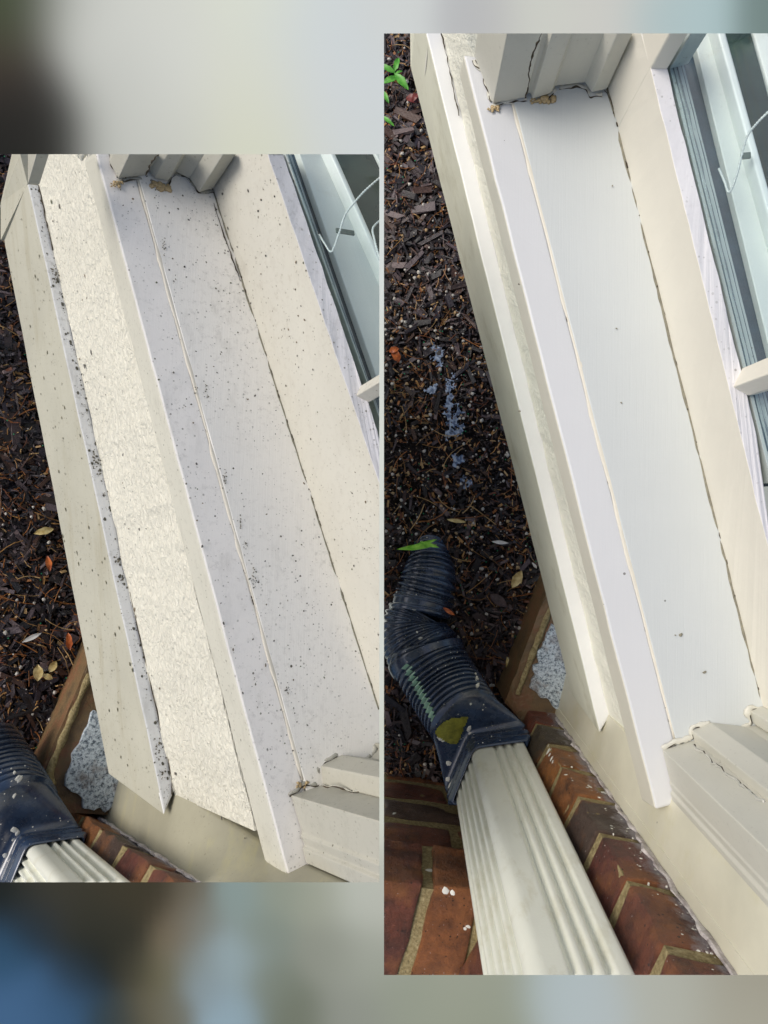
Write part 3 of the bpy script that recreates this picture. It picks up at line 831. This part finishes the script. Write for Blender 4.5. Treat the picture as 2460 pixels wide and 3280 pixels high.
    X = (P(ua+100, va, hg)-P(ua, va, hg)).normalized(); Y = d.up.cross(X).normalized()
    bm = bmesh.new(); lay = bm.verts.layers.float_color.new('tint')
    def chip(c, ln_, wd_, th, ang, tl, col):
        x = (X*math.cos(ang)+Y*math.sin(ang)); x = (x+d.up*tl).normalized(); y = d.up.cross(x).normalized(); z = x.cross(y)
        j = lambda: rnd.uniform(.6, 1.25)
        vs = []
        for (a, b, c_) in ((-1, -1, 0), (1, -1, 0), (1, 1, 0), (-1, 1, 0), (-1, -1, 1), (1, -1, 1), (1, 1, 1), (-1, 1, 1)):
            v = bm.verts.new(c+x*a*ln_/2*j()+y*b*wd_/2*j()+z*(c_*th*j())); v[lay] = col; vs.append(v)
        for f in ((4, 5, 6, 7), (0, 1, 5, 4), (1, 2, 6, 5), (2, 3, 7, 6), (3, 0, 4, 7)): bm.faces.new([vs[i] for i in f])
    nchip = T['nchip']
    for _ in range(nchip):
        u = rnd.uniform(ua, ub); v = rnd.uniform(va, vb); big = rnd.random()
        c = P(u, v, hg-rnd.uniform(-.002, .012))
        c += d.up*(N3(c, 14)*.012)
        tp = max(0, min(1, T['fine'](u, v)))
        s_ = 1-.55*tp
        if big < .85: chip(c, (.003+.024*rnd.random()**2)*s_, (.0012+.0055*rnd.random()**2)*s_, rnd.uniform(.0008, .003), rnd.uniform(0, 6.3), rnd.uniform(-.45, .45), rnd.choice(dark))
        elif big < .965: chip(c, rnd.uniform(.004, .012), rnd.uniform(.001, .004), .0015, rnd.uniform(0, 6.3), rnd.uniform(-.4, .4), rnd.choice(warm))
        else: chip(c, rnd.uniform(.022, .05)*s_, rnd.uniform(.006, .013)*s_, .004, rnd.uniform(0, 6.3), rnd.uniform(-.25, .25), rnd.choice(dark))
    tag(finish('wood_mulch', bm, M['chip'], d, fill=False), T['l_mulch'], 'mulch', kind='stuff')
    # needles and thin straws
    bm = bmesh.new(); lay = bm.verts.layers.float_color.new('tint')
    for _ in range(T['nneedle']):
        u = rnd.uniform(ua, ub); v = rnd.uniform(va, vb); c = P(u, v, hg-rnd.uniform(.008, .018)); a = rnd.uniform(0, 6.3); l_ = rnd.choice((.006, .01, .012, .02, .045))*rnd.uniform(.6, 1.2)
        x = X*math.cos(a)+Y*math.sin(a); y = d.up.cross(x); col = rnd.choice(warm+[srgb(170, 110, 62), srgb(150, 92, 60)])
        bend = rnd.uniform(-.3, .3)*l_; w_ = rnd.uniform(.0003, .0008)
        ps = [c+x*l_*t+y*(bend*t*(1-t)*2)+d.up*(N3(c+x*t, 30)*.006) for t in (0, .25, .5, .75, 1)]
        before = len(bm.verts); tube(ps, w_, 4, bm)
        bm.verts.ensure_lookup_table()
        for i in range(before, len(bm.verts)): bm.verts[i][lay] = col
    tag(finish('pine_needles', bm, M['chip'], d, fill=False), T['l_needle'], 'pine needles', kind='stuff')
    # pale pellets
    bm = bmesh.new(); lay = bm.verts.layers.float_color.new('tint')
    for _ in range(T['nperl']):
        u = rnd.uniform(ua, ub); v = rnd.uniform(va, vb)
        if rnd.random() > .35+.65*T['fine'](u, v): continue
        c = P(u, v, hg-.014-rnd.uniform(0, .005)); q = rnd.random()
        col = srgb(214, 208, 196) if q < .6 else (srgb(196, 164, 118) if q < .85 else srgb(30, 150, 96))
        before = len(bm.verts); blob(bm, c, .0006+.0026*rnd.random()**2 if q < .85 else .0011, d.up, .7); bm.verts.ensure_lookup_table()
        for i in range(before, len(bm.verts)): bm.verts[i][lay] = col
    tag(finish('soil_pellets', bm, M['chip'], d, fill=False), T['l_perl'], 'soil pellets', kind='stuff')
    # leaves and flakes one can tell apart
    for (nm, lab, cat, mat, leaves) in T['leaves']:
        bm = bmesh.new()
        for (u, v, h, l_, w_, ang, curl) in leaves:
            c = P(u, v, h); x = X*math.cos(math.radians(ang))+Y*math.sin(math.radians(ang)); y = d.up.cross(x)
            n = 8; top = []; 
            for i in range(n+1):
                t = i/n; ww = w_/2*math.sin(math.pi*min(1, t*.98+.01))**.8*(1+.25*N3(c+x*t, 50)); z = curl*math.sin(math.pi*t)*l_
                top.append([c+x*l_*(t-.5)+y*ww*k+d.up*(z+abs(k)*w_*.12) for k in (-1, -.5, 0, .5, 1)])
            vv = [[bm.verts.new(p) for p in r] for r in top]; lo = [[bm.verts.new(p-d.up*.0006) for p in r] for r in top]
            for i in range(n):
                for k in range(4):
                    bm.faces.new((vv[i][k], vv[i+1][k], vv[i+1][k+1], vv[i][k+1])); bm.faces.new((lo[i][k], lo[i][k+1], lo[i+1][k+1], lo[i+1][k]))
        o = finish(nm, bm, M[mat], d, smooth=True, fill=False)
        tag(o, lab, cat, {'leaf': 'dead leaves lying on the mulch', 'paint flake': 'paint flakes on the mulch'}.get(cat))
    if T.get('soap'):
        bm = bmesh.new(); lay = bm.verts.layers.float_color.new('tint')
        for (u0, v0, su, sv, n) in T['soap']:
            g_ = {}
            for a in range(-24, 25):
                for b in range(-40, 41):
                    u, v = u0+a*2.2, v0+b*2.2
                    e = ((u-u0)/su)**2/3.2+((v-v0)/sv)**2/3.2+1.5*N3(Vector((u*.045, v*.045, 2)))+.9*N3(Vector((u*.16, v*.16, 5)))
                    if e < .52:
                        c = P(u, v, hg-.0135); c += d.up*(N3(c, 14)*.012+N3(c, 150)*.002)
                        x_ = bm.verts.new(c); x_[lay] = srgb(172, 190, 214) if N3(Vector((u*.1, v*.1, 9))) > -.05 else srgb(104, 122, 152); g_[a, b] = x_
            for (a, b) in list(g_):
                q = [g_.get(k) for k in ((a, b), (a+1, b), (a+1, b+1), (a, b+1))]
                if all(q): bm.faces.new(q)
        tag(finish('soap_residue', bm, M['chip'], d, fill=False), 'patches of bluish white soapy residue splashed on the dark mulch', 'residue', kind='stuff')
    return dict(win=win, E0=E0, E1=E1, F0=F0, F1=F1, G0=G0, G1=G1, inn=inn, along=along, hs=hs, H0=H0, H1=H1, C0=C0, C1=C1, B0=B0_, B1=B1, A0=A0, A1=A1, sD0=sD0, sD1=sD1, cast=cast, cor=cor, sdv=sdv, fd=fd)
def T_end(d, T, p): return d.P(*T['stend']) if 'stend' in T else p
def thing_part(name, par, loc):
    o = bpy.data.objects.new(name, None); sc.collection.objects.link(o); o.parent = par; o.location = loc-WL[par.name]; WL[o.name] = loc.copy(); o.empty_display_size = .02; return o

# ---------------------------------------------------------------- right: the cleaned bay
hR = .60
TR = dict(side='right', hs=hR, ks=1.0, hA=.933, ground=1.12, hl=1.02, st=.027, ext=.05, extb=.05,
 A=((1315,216),(1831,2225)), B=((1364,107),(1921,2348)), C=((1414,107),(1950,2289)), D=((1470,235),(2056,2565)), E=((1483,175),(2100,2593)),
 F=((1635,294),(2161,2366)), fx=.095, G=((1945,283),(2438,2250)), S=((1500,150),(1530,150)),
 Aup=[(1315,216,.933),(1364,107,.80),(1385,20,.80),(1313,20,.933)],
 cas1=[(1519,175)],
 cas1s=[[(1500,150),(1530,185),(1560,90),(1440,-60),(1400,-60)],
        [(1519,178),(1579,332),(1683,313),(1697,200),(1560,60)],
        [(1683,300),(1700,300),(1706,317),(1764,299),(1780,272),(1790,180),(1690,180)],
        [(1776,276),(1877,264),(1896,180),(1776,180)],
        [(1872,262),(1896,296),(1944,285),(1950,180),(1872,180)]],
 cas1n=['stucco_return','casing_board','casing_stop','casing_recess','casing_bead'],
 cas2h=hR-.0015,
 cas2s=[[(2121,2401),(2145,2500),(2143,2507),(2152,2530),(2146,2540),(2157,2578),(2330,2600),(2330,2330),(2218,2372)],
        [(2214,2339),(2222,2372),(2400,2420),(2420,2330),(2275,2313)],
        [(2275,2314),(2300,2345),(2420,2420),(2440,2320),(2350,2330)],
        [(2402,2276),(2412,2317),(2500,2370),(2560,2250),(2438,2262)]],
 cas2n=['casing_board','casing_stop','casing_recess','casing_bead'],
 cracks=[[(1683,313,.585),(1692,270,.56),(1702,190,.52),(1735,107,.48)],
         [(1414,107,.797),(1424,150,.797),(1440,225,.797),(1455,300,.797),(1470,370,.797)],
         [(1935,290,.598),(1960,330,.598),(1990,420,.598)]],
 caulks=[([(1579,345,.599),(1610,332,.599),(1650,320,.599),(1690,318,.599)],.003),
         ([(1525,190,.599),(1550,250,.599),(1572,320,.599)],.003),
         ([(1700,320,.599),(1740,318,.599),(1780,290,.599)],.003),
         ([(1790,280,.599),(1835,272,.599),(1875,275,.599),(1890,305,.599),(1930,300,.599)],.0036),
         ([(2121,2394,.598),(2160,2378,.598),(2210,2362,.598),(2214,2338,.598),(2270,2310,.598)],.003),
         ([(2345,2340,.598),(2380,2325,.598),(2405,2315,.598),(2402,2278,.598),(2440,2265,.598)],.003),
         ([(2215,2385,.57),(2280,2440,.53),(2370,2510,.47),(2450,2570,.43)],.0012)],
 amber=[(1755,318,.005),(1720,322,.003),(1582,348,.003)],
 H=((2083,220),(2408,1540)), I=((2138,223),(2367,1156)), J=((2146,223),(2378,1168)), K=((2206,205),(2438,1134)),
 stileL=(1945,283), alstile=[(2144,222),(2204,206),(2200,120),(2140,120)],
 Lx=((2236,175),(2412,900)), M=((2296,107),(2460,705)), barw=.006, Q=((2414,107),(2470,309)), qw=.08,
 munt=[(2352,1238),(2384,1176),(2420,1180),(2430,1262),(2402,1266)],
 cord=[(2303,540,.565),(2320,580,.565),(2336,615,.562),(2360,560,.555),(2388,450,.54),(2420,400,.52),(2475,345,.50)], cord2=None,
 clip=[(2370,503,.558),(2402,500,.556)],
 wall=[(2102,2756,.6),(2112,2712,.6),(2115,2712,.6),(2161,2512,.6),(2330,2500,.6)], wallin=(2400,2756,.6), wallt=.25,
 bc=(1929,2683,.627), bf0=(1929,2683,.627), bf=(1885,2769,.627), bs=(2068,2708,.627), bj=.627, ch=.081,
 ledge=[(1616,2250),(1676,2093),(1716,1988),(1747,1906),(1788,1800),(2000,1800),(2000,2330),(1700,2340)],
 patch=[(1773,2003),(1745,2050),(1722,2123),(1695,2205),(1740,2235),(1800,2280),(1880,2260),(1850,2100)],
 mline=[(1768,1935),(1739,2010),(1708,2090),(1681,2160),(1657,2225)],
 ds=[(1450,2553,.95),(1517,2386,.95),(1680,2362,.95)], hrim=.93,
 pipe=[(1487,2300,.985,117),(1440,2222,1.02,118)],
 sections=[([(1490,2305,.98,114),(1432,2215,1.02,114),(1372,2115,1.05,113),(1368,2095,1.055,112)],'corr','corrugated_pipe',.0095,.0034,((1313,2127),(1408,2310))),
           ([(1376,2126,1.05,124),(1366,2104,1.055,127),(1362,2094,1.057,126)],'plain','coupling_lip',.004,0,None),
           ([(1366,2104,1.06,118),(1342,2066,1.07,112),(1328,2020,1.08,106),(1334,1985,1.085,100),(1345,1962,1.087,94)],'corr','flexible_elbow',.006,.0018,None),
           ([(1346,1972,1.075,98),(1350,1950,1.078,96),(1358,1915,1.082,93)],'smooth','smooth_coupler',.006,.003,None),
           ([(1358,1915,1.083,90),(1372,1860,1.088,84),(1376,1810,1.10,70),(1376,1770,1.11,54),(1376,1745,1.125,40)],'corr','corrugated_pipe',.0105,.0034,None)],
 splats=[(1502,2335,.004),(1506,2349,.003),(1438,2446,.0035),(1378,2414,.005),(1434,2497,.004),(1440,2515,.003),(1410,2368,.003),(1404,2362,.003),(1419,2372,.003),(1528,2175,.003),(1530,2196,.0035),(1524,2158,.002),(1348,2045,.003),(1326,1953,.0035),(1336,2024,.0015),(1507,2255,.002),(1355,2375,.003)],
 nsplat=150, sbox=((1260,1640),(1850,2560)), reflection=[(1391,2342),(1412,2312),(1450,2296),(1503,2290),(1488,2330),(1466,2384),(1440,2384),(1400,2362)],
 bed=(1225,100,1800,2620), bedx=2100, nchip=19000, nneedle=1500, nperl=3000,
 fine=lambda u, v: max(0, 1-abs(v-1450)/700),
 soap=[(1400,1130,14,26,90),(1450,1345,22,42,260),(1445,1250,14,30,60),(1467,1470,14,16,80),(1495,1545,16,12,60),(1380,1245,14,14,30)],
 leaves=[('seedling','small bright green seedling with several leaves at the top left of the clean view','plant','leafg',
   [(1240,222,1.09,.028,.009,-25,.1),(1270,208,1.09,.022,.009,75,.1),(1250,258,1.09,.026,.010,20,.1),(1285,262,1.09,.034,.011,-48,.1),(1277,232,1.09,.012,.004,20,.1),(1234,310,1.09,.024,.007,-60,.1),(1242,388,1.09,.026,.006,-38,.1)]),
  ('leaf_sprig','lime green leaf sprig lying on the end of the black pipe','leaf','leafl',
   [(1335,1752,1.06,.060,.008,8,.05),(1352,1742,1.055,.046,.006,18,.08),(1375,1744,1.05,.030,.005,-16,.1)]),
  ('fallen_leaf','curled pale yellow leaf with dark stain beside the painted apron','leaf','leafy',[(1655,1855,1.10,.030,.014,62,.1)]),
  ('fallen_leaf','crumpled orange leaf at the left edge of the mulch','leaf','leafo',[(1268,1140,1.10,.022,.013,-60,.3),(1262,1122,1.095,.016,.010,20,.3)]),
  ('fallen_leaf','dark red curled leaf below the green seedling','leaf','leafr',[(1320,322,1.09,.020,.014,-20,.3),(1330,314,1.085,.015,.008,60,.3)]),
  ('paint_flake','long white paint flake right of the pipe end','paint flake','leafw',[(1602,1737,1.10,.026,.006,-4,.05)]),
  ('paint_flake','short white paint flake close to the apron edge','paint flake','leafw',[(1712,1811,1.10,.012,.004,-50,.05)]),
  ('bark_slab','flat grey brown bark slab beside the corrugated pipe','bark','leafb',[(1597,1922,1.095,.034,.015,-35,.03)]),
  ('fallen_leaf','narrow tan dry leaf lying above the pipe end','leaf','leafy',[(1462,1668,1.10,.030,.006,-6,.05)]),
  ('fallen_leaf','folded cream dry leaf under the brick ledge edge','leaf','leafy',[(1628,2130,1.10,.026,.008,100,.2)]),
  ('fallen_leaf','small ochre leaf stuck to the side of the black coupler','leaf','leafo',[(1438,1958,1.04,.020,.006,-32,.1)])],
 l_window='freshly cleaned cream window bay with smooth pale sill and glass, the clean right hand view',
 l_cord='white blind cord behind the glass of the clean window', l_clip='tiny grey metal clip behind the glass of the clean window',
 l_wall='yellowish cream painted wall strip between brick and the clean sill', l_brick='wet red brick corner right behind the full length downspout',
 l_ledge='worn brown brick ledge with blue grey speckled render beside the whole pipe', l_down='long cream downspout with ribbed faces running to the bottom edge',
 l_pipe='whole black corrugated drain pipe with green stripe, elbow and paint splashes', l_ground='dark soil bed under the mulch of the clean view',
 l_mulch='dark wet bark mulch left of the clean sill', l_needle='thin tan pine needles strewn over the mulch of the clean view', l_perl='tiny white and green pellets in the mulch of the clean view')
dR = build(R, 'R', TR)
# low brick wall with rowlock cap, left of the downspout
def low_wall():
    d = R; hc = .79
    a = d.P(1230, 2812, hc); b = d.P(1480, 2846, hc); x = (b-a).normalized()
    y = (d.P(1293, 3115, hc)-d.P(1375, 2781, hc)).normalized(); y = (y-x*y.dot(x)*.0).normalized()
    o = a-x*.12
    lw = thing('low_brick_wall', 'low brick wall with upright capping bricks left of the downspout', 'wall', d.up_to(a, 1.12))
    bm = bmesh.new(); lay = bm.verts.layers.float_color.new('tint')
    cols = [srgb(146, 86, 64), srgb(124, 82, 66), srgb(172, 108, 62), srgb(112, 88, 72), srgb(138, 80, 60)]
    def brick(o, ex, ey, ez, col): add_brick(bm, lay, o, ex, ey, ez, col, .004, .005, 32)
    # wall courses below the cap (outer face towards -y)
    hb = hc+.105
    k = 0
    while hb < 1.2:
        off = .0 if k % 2 else .10
        xx = -.10+off
        while xx < .5:
            brick(d.up_to(o, hb+.053)+x*xx+y*.006, x*.203, y*.09, d.up*.053, cols[(k*2+int(xx*10)) % 5]); xx += .214
        hb += .0677; k += 1
    # rowlock cap
    px = d.P(1380, 2800, hc); xx = (px-o).dot(x)-.0575*6+.018
    for i in range(14):
        brick(d.up_to(o, hc+.095)+x*(xx+i*.0665), x*.0535, y*.203, d.up*.095, cols[(i*3+2) % 5])
    finish('bricks', bm, M['brick'], d, lw)
    oo = o-x*.2+y*.0075
    q = [oo, oo+x*.75, oo+x*.75+y*.3, oo+y*.3]
    bm = loft([[d.up_to(p, 1.2) for p in q], [d.up_to(p, hc+.004) for p in q]]); fix(bm); bmesh.ops.subdivide_edges(bm, edges=bm.edges[:], cuts=30, use_grid_fill=True)
    for v in bm.verts: v.co += d.up*N3(v.co, 90)*.002
    finish('mortar', bm, M['mortar'], d, lw)
low_wall()
def flecks():
    bm = bmesh.new(); obs = [o for o in bpy.data.objects if o.name.startswith(('bricks', 'mortar')) and o.parent and o.parent.name in ('brick_wall', 'low_brick_wall')]
    spots = [(1757,2405,.004),(1760,2418,.003),(1766,2430,.003),(1770,2440,.0025),(1378,2788,.004),(1425,2852,.005),(1450,2860,.003),(1262,2605,.002),(1890,2520,.003),(1940,2540,.004),(1955,2548,.003),(1490,2975,.002),(1500,2968,.002)]
    spots += [(1740+.73*k+rnd.gauss(0, 26), 2300+k+rnd.gauss(0, 18), (.0003+.0013*rnd.random()**3)*.8) for k in range(0, 800, 5)]
    for (u, v, r_) in spots:
        best = None
        for o in obs:
            loc = CAM-WL[o.name]; ok, p, nn, _ = o.ray_cast(loc, ray(u, v).normalized())
            if ok and (best is None or (p-loc).length < best[0]): best = ((p-loc).length, p+WL[o.name], nn)
        if best:
            nn = best[2] if best[2].dot(ray(u, v)) < 0 else -best[2]
            blob(bm, best[1], r_, nn, .15, None, rnd.uniform(1, 2))
    finish('paint_fleck', bm, M['splat'], R, bpy.data.objects['brick_wall'])['kind'] = 'stuff'
flecks()

# ---------------------------------------------------------------- left: the dirty bay
hL = .5795
TL = dict(side='left', hs=hL, ks=.9, hA=hL+.30, ground=1.08, hl=.98, st=.006, ext=.0, extb=.0, fe=.1,
 A=((2,720),(347,2479)), B=((88,588),(527,2611)), C=((123,592),(555,2530)), D=((269,514),(853,2783)), E=((306,495),(920,2802)), stend=(812,2644,hL+.05),
 F=((435,547),(970,2496)), fx=.14, G=((681,607),(1213,2271)), S=((300,500),(330,500)),
 Aup=[(2,770,hL+.30),(88,588,hL+.18),(65,495,hL+.17),(55,440,hL+.17),(50,440,hL+.28),(2,650,hL+.30)],
 cas1=[(360,495)],
 cas1s=[[(225,480),(262,520),(300,470),(250,380),(180,380)],
        [(350,520),(379,572),(467,562),(480,500),(360,430)],
        [(465,552),(478,548),(495,571),(536,581),(566,548),(560,480),(470,480)],
        [(562,550),(612,575),(640,520),(562,480)],
        [(608,572),(637,616),(682,604),(690,520),(612,520)],
        [(89,589),(126,592),(150,500),(150,400),(89,400)]],
 cas1n=['stucco_return','casing_board','casing_stop','casing_recess','casing_bead','casing_foot'],
 cas2h=hL-.0015,
 cas2s=[[(931,2548),(966,2666),(961,2676),(974,2706),(967,2717),(981,2765),(1190,2790),(1190,2490),(1037,2512)],
        [(1027,2453),(1034,2511),(1190,2530),(1210,2430),(1092,2418)],
        [(1092,2419),(1110,2440),(1250,2480),(1260,2400),(1170,2438)],
        [(1197,2380),(1210,2400),(1174,2440),(1300,2480),(1330,2370)]],
 cas2n=['casing_board','casing_stop','casing_recess','casing_bead'],
 cracks=[[(467,562,.565),(478,540,.555),(488,518,.54),(508,495,.52)],
         [(123,592,hL+.178),(138,660,hL+.178),(155,740,hL+.178),(168,800,hL+.178)],
         [(415,1897,hL+.178),(480,2180,hL+.178),(540,2440,hL+.178),(553,2545,hL+.178)],
         [(684,650,hL-.002),(720,760,hL-.002),(770,900,hL-.002)]],
 caulks=[([(379,582,hL-.001),(420,574,hL-.001),(465,572,hL-.001)],.0026),
         ([(345,495,hL-.001),(362,530,hL-.001),(376,570,hL-.001)],.0026),
         ([(480,572,hL-.001),(520,592,hL-.001),(566,560,hL-.001),(610,578,hL-.001),(632,616,hL-.001),(680,612,hL-.001)],.003),
         ([(925,2545,hL-.001),(965,2520,hL-.001),(1020,2500,hL-.001),(1022,2450,hL-.001),(1085,2418,hL-.001)],.0032),
         ([(1110,2430,hL-.001),(1150,2440,hL-.001),(1190,2420,hL-.001),(1200,2385,hL-.001)],.003),
         ([(1037,2514,hL-.02),(1090,2522,hL-.04),(1150,2538,hL-.06),(1220,2545,hL-.08)],.0013)],
 amber=[(505,590,.005),(525,600,.005),(968,2514,.003),(374,590,.003)],
 H=((857,495),(1215,1546)), I=((909,495),(1148,1197)), J=((915,495),(1165,1197)), K=((950,495),(1185,1197)),
 stileL=(683,603), alstile=[(898,470),(950,470),(950,430),(898,430)],
 Lx=((960,495),(1197,1180)), M=((1057,495),(1215,850)), barw=.006, Q=((1204,495),(1240,570)), qw=.05,
 munt=[(1137,1270),(1148,1240),(1200,1235),(1215,1262),(1172,1295)],
 cord=[(1023,752,.545),(1040,780,.545),(1062,806,.54),(1085,750,.53),(1105,690,.52),(1130,655,.51),(1170,610,.50),(1225,562,.49)], cord2=[(1225,700,.52),(1195,730,.525),(1200,770,.525),(1216,830,.53)],
 clip=[(1075,740,.54),(1132,749,.54)],
 wall=[(500,2740,.771),(506,2736,.771),(560,2533,.765),(700,2500,.765)], wallup=[(500,2740,.771),(506,2736,.771),(981,2769,.579),(1100,2765,.579)], wallin=(800,2900,.645), wallt=.25,
 bc=(404,2709,.771), bf0=(404,2709,.771), bf=(369,2770,.771), bs=(500,2740,.771), bj=.771, ch=.0923,
 ledge=[(113,2522),(169,2390),(232,2240),(282,2123),(334,2000),(560,2000),(560,2620),(160,2600)],
 patch=[(303,2271),(243,2400),(204,2522),(268,2585),(334,2596),(420,2560),(380,2300)],
 mline=[(288,2160),(250,2250),(192,2390),(158,2480),(172,2515)],
 ds=[(14,2880,.90),(86,2706,.90),(262,2680,.90)], hrim=.89,
 pipe=[(35,2612,.945,118),(-15,2530,.985,118)],
 sections=[([(38,2618,.94,116),(-20,2525,.985,116),(-90,2420,1.02,114)],'corr','corrugated_pipe',.0095,.0034,None)],
 splats=[(45,2658,.004),(55,2668,.003),(47,2475,.002),(57,2492,.003),(63,2495,.003),(43,2690,.002),(45,2550,.002),(20,2740,.003)],
 nsplat=60, sbox=((0,280),(2440,2830)), reflection=None,
 bed=(-20,490,340,2560), bedx=560, nchip=9500, nneedle=850, nperl=420,
 fine=lambda u, v: max(0, .35-abs(v-2000)/2000),
 leaves=[('fallen_leaf','pale oval seed husk beside the mouldy apron','leaf','leafy',[(140,1702,1.06,.026,.010,-4,.1)]),
  ('fallen_leaf','bright orange leaf next to the mouldy apron','leaf','leafo',[(220,2055,1.06,.024,.009,75,.1)]),
  ('fallen_leaf','yellow curled leaf in the mulch of the dirty view','leaf','leafy',[(120,2155,1.06,.022,.012,70,.2)]),
  ('fallen_leaf','cream leaf half hidden in mulch near the ledge','leaf','leafy',[(168,2135,1.06,.016,.010,40,.2),(152,2168,1.06,.014,.008,-50,.2)]),
  ('paint_flake','white torn paint flake on the mulch of the dirty view','paint flake','leafw',[(102,2042,1.05,.026,.006,5,.05)]),
  ('fallen_leaf','rust brown pointed leaf lying on dark mulch','leaf','leafo',[(155,1805,1.06,.022,.008,80,.1)])],
 l_window='dirty cream window bay covered in black mould specks, the uncleaned left hand view',
 l_cord='white blind cord behind the glass of the dirty window', l_clip='tiny grey metal clip behind the glass of the dirty window',
 l_wall='tan painted wall below the dirty stucco and sill', l_brick='short piece of brick corner at the foot of the dirty view',
 l_ledge='brown brick ledge with pale speckled render under the mouldy apron', l_down='short ribbed top of the cream downspout at the lower left corner',
 l_pipe='black pipe end and ribbed adapter cut off at the lower left corner', l_ground='dark soil bed under the mulch of the dirty view',
 l_mulch='dark bark mulch left of the mouldy apron', l_needle='tan pine needles strewn over the mulch of the dirty view', l_perl='tiny pale pellets in the mulch of the dirty view')
dL = build(L, 'L', TL)

# grit, seeds and mould lying on the dirty bay
def debris():
    d = L; g = dL; bm = bmesh.new(); lay = bm.verts.layers.float_color.new('tint'); UP = d.up
    cs = [srgb(108, 102, 88), srgb(84, 80, 68), srgb(112, 104, 86), srgb(128, 110, 80), srgb(108, 112, 84), srgb(100, 96, 88)]
    def put(p, n, r, st, ax=None, col=None, fl=.45):
        before = len(bm.verts); blob(bm, p, r, n, fl, ax, st); bm.verts.ensure_lookup_table(); col = col or rnd.choice(cs)
        for i in range(before, len(bm.verts)): bm.verts[i][lay] = col
    vn = (g['G1']-g['G0']).cross(d.down).normalized()
    if vn.dot(CAM-g['G0']) < 0: vn = -vn
    for _ in range(560):
        t = rnd.random(); s = rnd.random(); r = .00025+.0009*rnd.random()**4
        r *= .85; put(g['E0'].lerp(g['E1'], t).lerp(g['G0'].lerp(g['G1'], t), s*.97+.01)+UP*.0016, UP, r, rnd.choice((1, 1, 1.3, 1.8)))
    for _ in range(190):
        t = rnd.random(); s = rnd.random(); p = g['G0'].lerp(g['G1'], t).lerp(g['H0'].lerp(g['H1'], t), s); put(p+vn*.0005, vn, .0003+.0009*rnd.random()**4, rnd.choice((1, 1.5)))
    ns = (g['C1']-g['C0']).cross(g['sD0']-g['C0']).normalized()
    if ns.dot(CAM-g['C0']) < 0: ns = -ns
    for _ in range(260):
        t = rnd.random(); s = rnd.random(); p = g['C0'].lerp(g['C1'], t).lerp(g['sD0'].lerp(g['sD1'], t), s); put(p+ns*.0012, ns, .0003+.0012*rnd.random()**4, rnd.choice((1, 1.5, 2)))
    na = (g['A1']-g['A0']).cross(g['B0']-g['A0']).normalized()
    if na.dot(CAM-g['A0']) < 0: na = -na
    for _ in range(170):
        t = rnd.random(); s = rnd.random(); p = g['A0'].lerp(g['A1'], t).lerp(g['B0'].lerp(g['B1'], t), s); put(p+na*.0006, na, .0004+.001*rnd.random()**3, 1.8, g['along'], fl=.15, col=srgb(120, 116, 88))
    # mould along the flange and caulk line
    for _ in range(260):
        t = rnd.random(); p = g['B0'].lerp(g['B1'], t).lerp(g['C0'].lerp(g['C1'], t), 1-abs(rnd.gauss(0, .35))); put(p+UP*.0005, UP, .0003+.0014*rnd.random()**5, 1.4, g['along'], fl=.2, col=srgb(92, 90, 76))
    for cu, cv, n, rr in ((172, 868, 26, 9), (178, 892, 20, 7), (312, 1482, 24, 8), (318, 1512, 10, 5), (300, 1460, 10, 5), (372, 1790, 22, 7), (390, 1855, 12, 5), (335, 1585, 10, 7), (508, 2385, 26, 9), (505, 2422, 16, 8), (520, 2480, 16, 9)):
        for _ in range(int(n*.7)):
            p = d.P(rnd.gauss(cu, rr*.8), rnd.gauss(cv, rr), hL+.178); put(p, UP, rnd.uniform(.0003, .0011), 1.2, fl=.3, col=rnd.choice((srgb(112, 108, 94), srgb(132, 126, 108), srgb(96, 92, 80))))
    # smudges along the caulk bead
    for cu, cv, n in ((505, 640, 14), (525, 780, 26), (560, 900, 12), (660, 1262, 18), (628, 1252, 10), (657, 1230, 8), (720, 1540, 30), (770, 1680, 16), (785, 1752, 20), (812, 1850, 34), (920, 2205, 14), (815, 2180, 10)):
        for _ in range(int(n*.6)): put(d.P(rnd.gauss(cu, 4), rnd.gauss(cv, 16), hL-.0025), UP, rnd.uniform(.0002, .0007), 1.2, fl=.2, col=srgb(122, 118, 104))
    tag(finish('dirt_grit', bm, M['chip'], L, fill=False), 'black grit, mould spots and seeds scattered over the dirty window bay', 'dirt', kind='stuff')
debris()
def debrisR():
    d = R; bm = bmesh.new(); UP = d.up
    for (u, v, r) in ((2180, 2034, .0014), (2163, 2035, .0006), (2257, 2154, .0013), (1975, 1052, .0007), (2367, 590, .0006), (1962, 595, .0006), (1990, 1290, .0008), (1664, 1317, .001), (1662, 910, .0008)):
        blob(bm, d.P(u, v, hR-.003), r, UP, .3, None, 1.3)
    bd = bmesh.new(); na = (dR['A1']-dR['A0']).cross(dR['B0']-dR['A0']).normalized()
    if na.dot(CAM-dR['A0']) < 0: na = -na
    for (u, v, r, st) in ((1415,396,.0016,7),(1422,420,.0018,8),(1438,490,.0012,5),(1455,545,.0015,7),(1468,590,.0018,8),(1478,650,.0011,6),(1540,900,.001,9),(1534,950,.0016,6),(1552,950,.0014,6),(1569,1005,.0012,5),(1580,1030,.0013,6),(1470,690,.001,4),(1366,200,.003,9),(1640,1350,.0008,4)):  # thin pale streaks on the apron face
        blob(bd, d.on(u, v, dR['A0'], na)+na*.0006, r, na, .08, d.up, st)
    finish('pale_streak', bd, M['splat'], R, dR['win'])['kind'] = 'stuff'
    tag(finish('dirt_grit', bm, M['gap'], R), 'few grey spots left on the cleaned sill', 'dirt', kind='stuff')
debrisR()
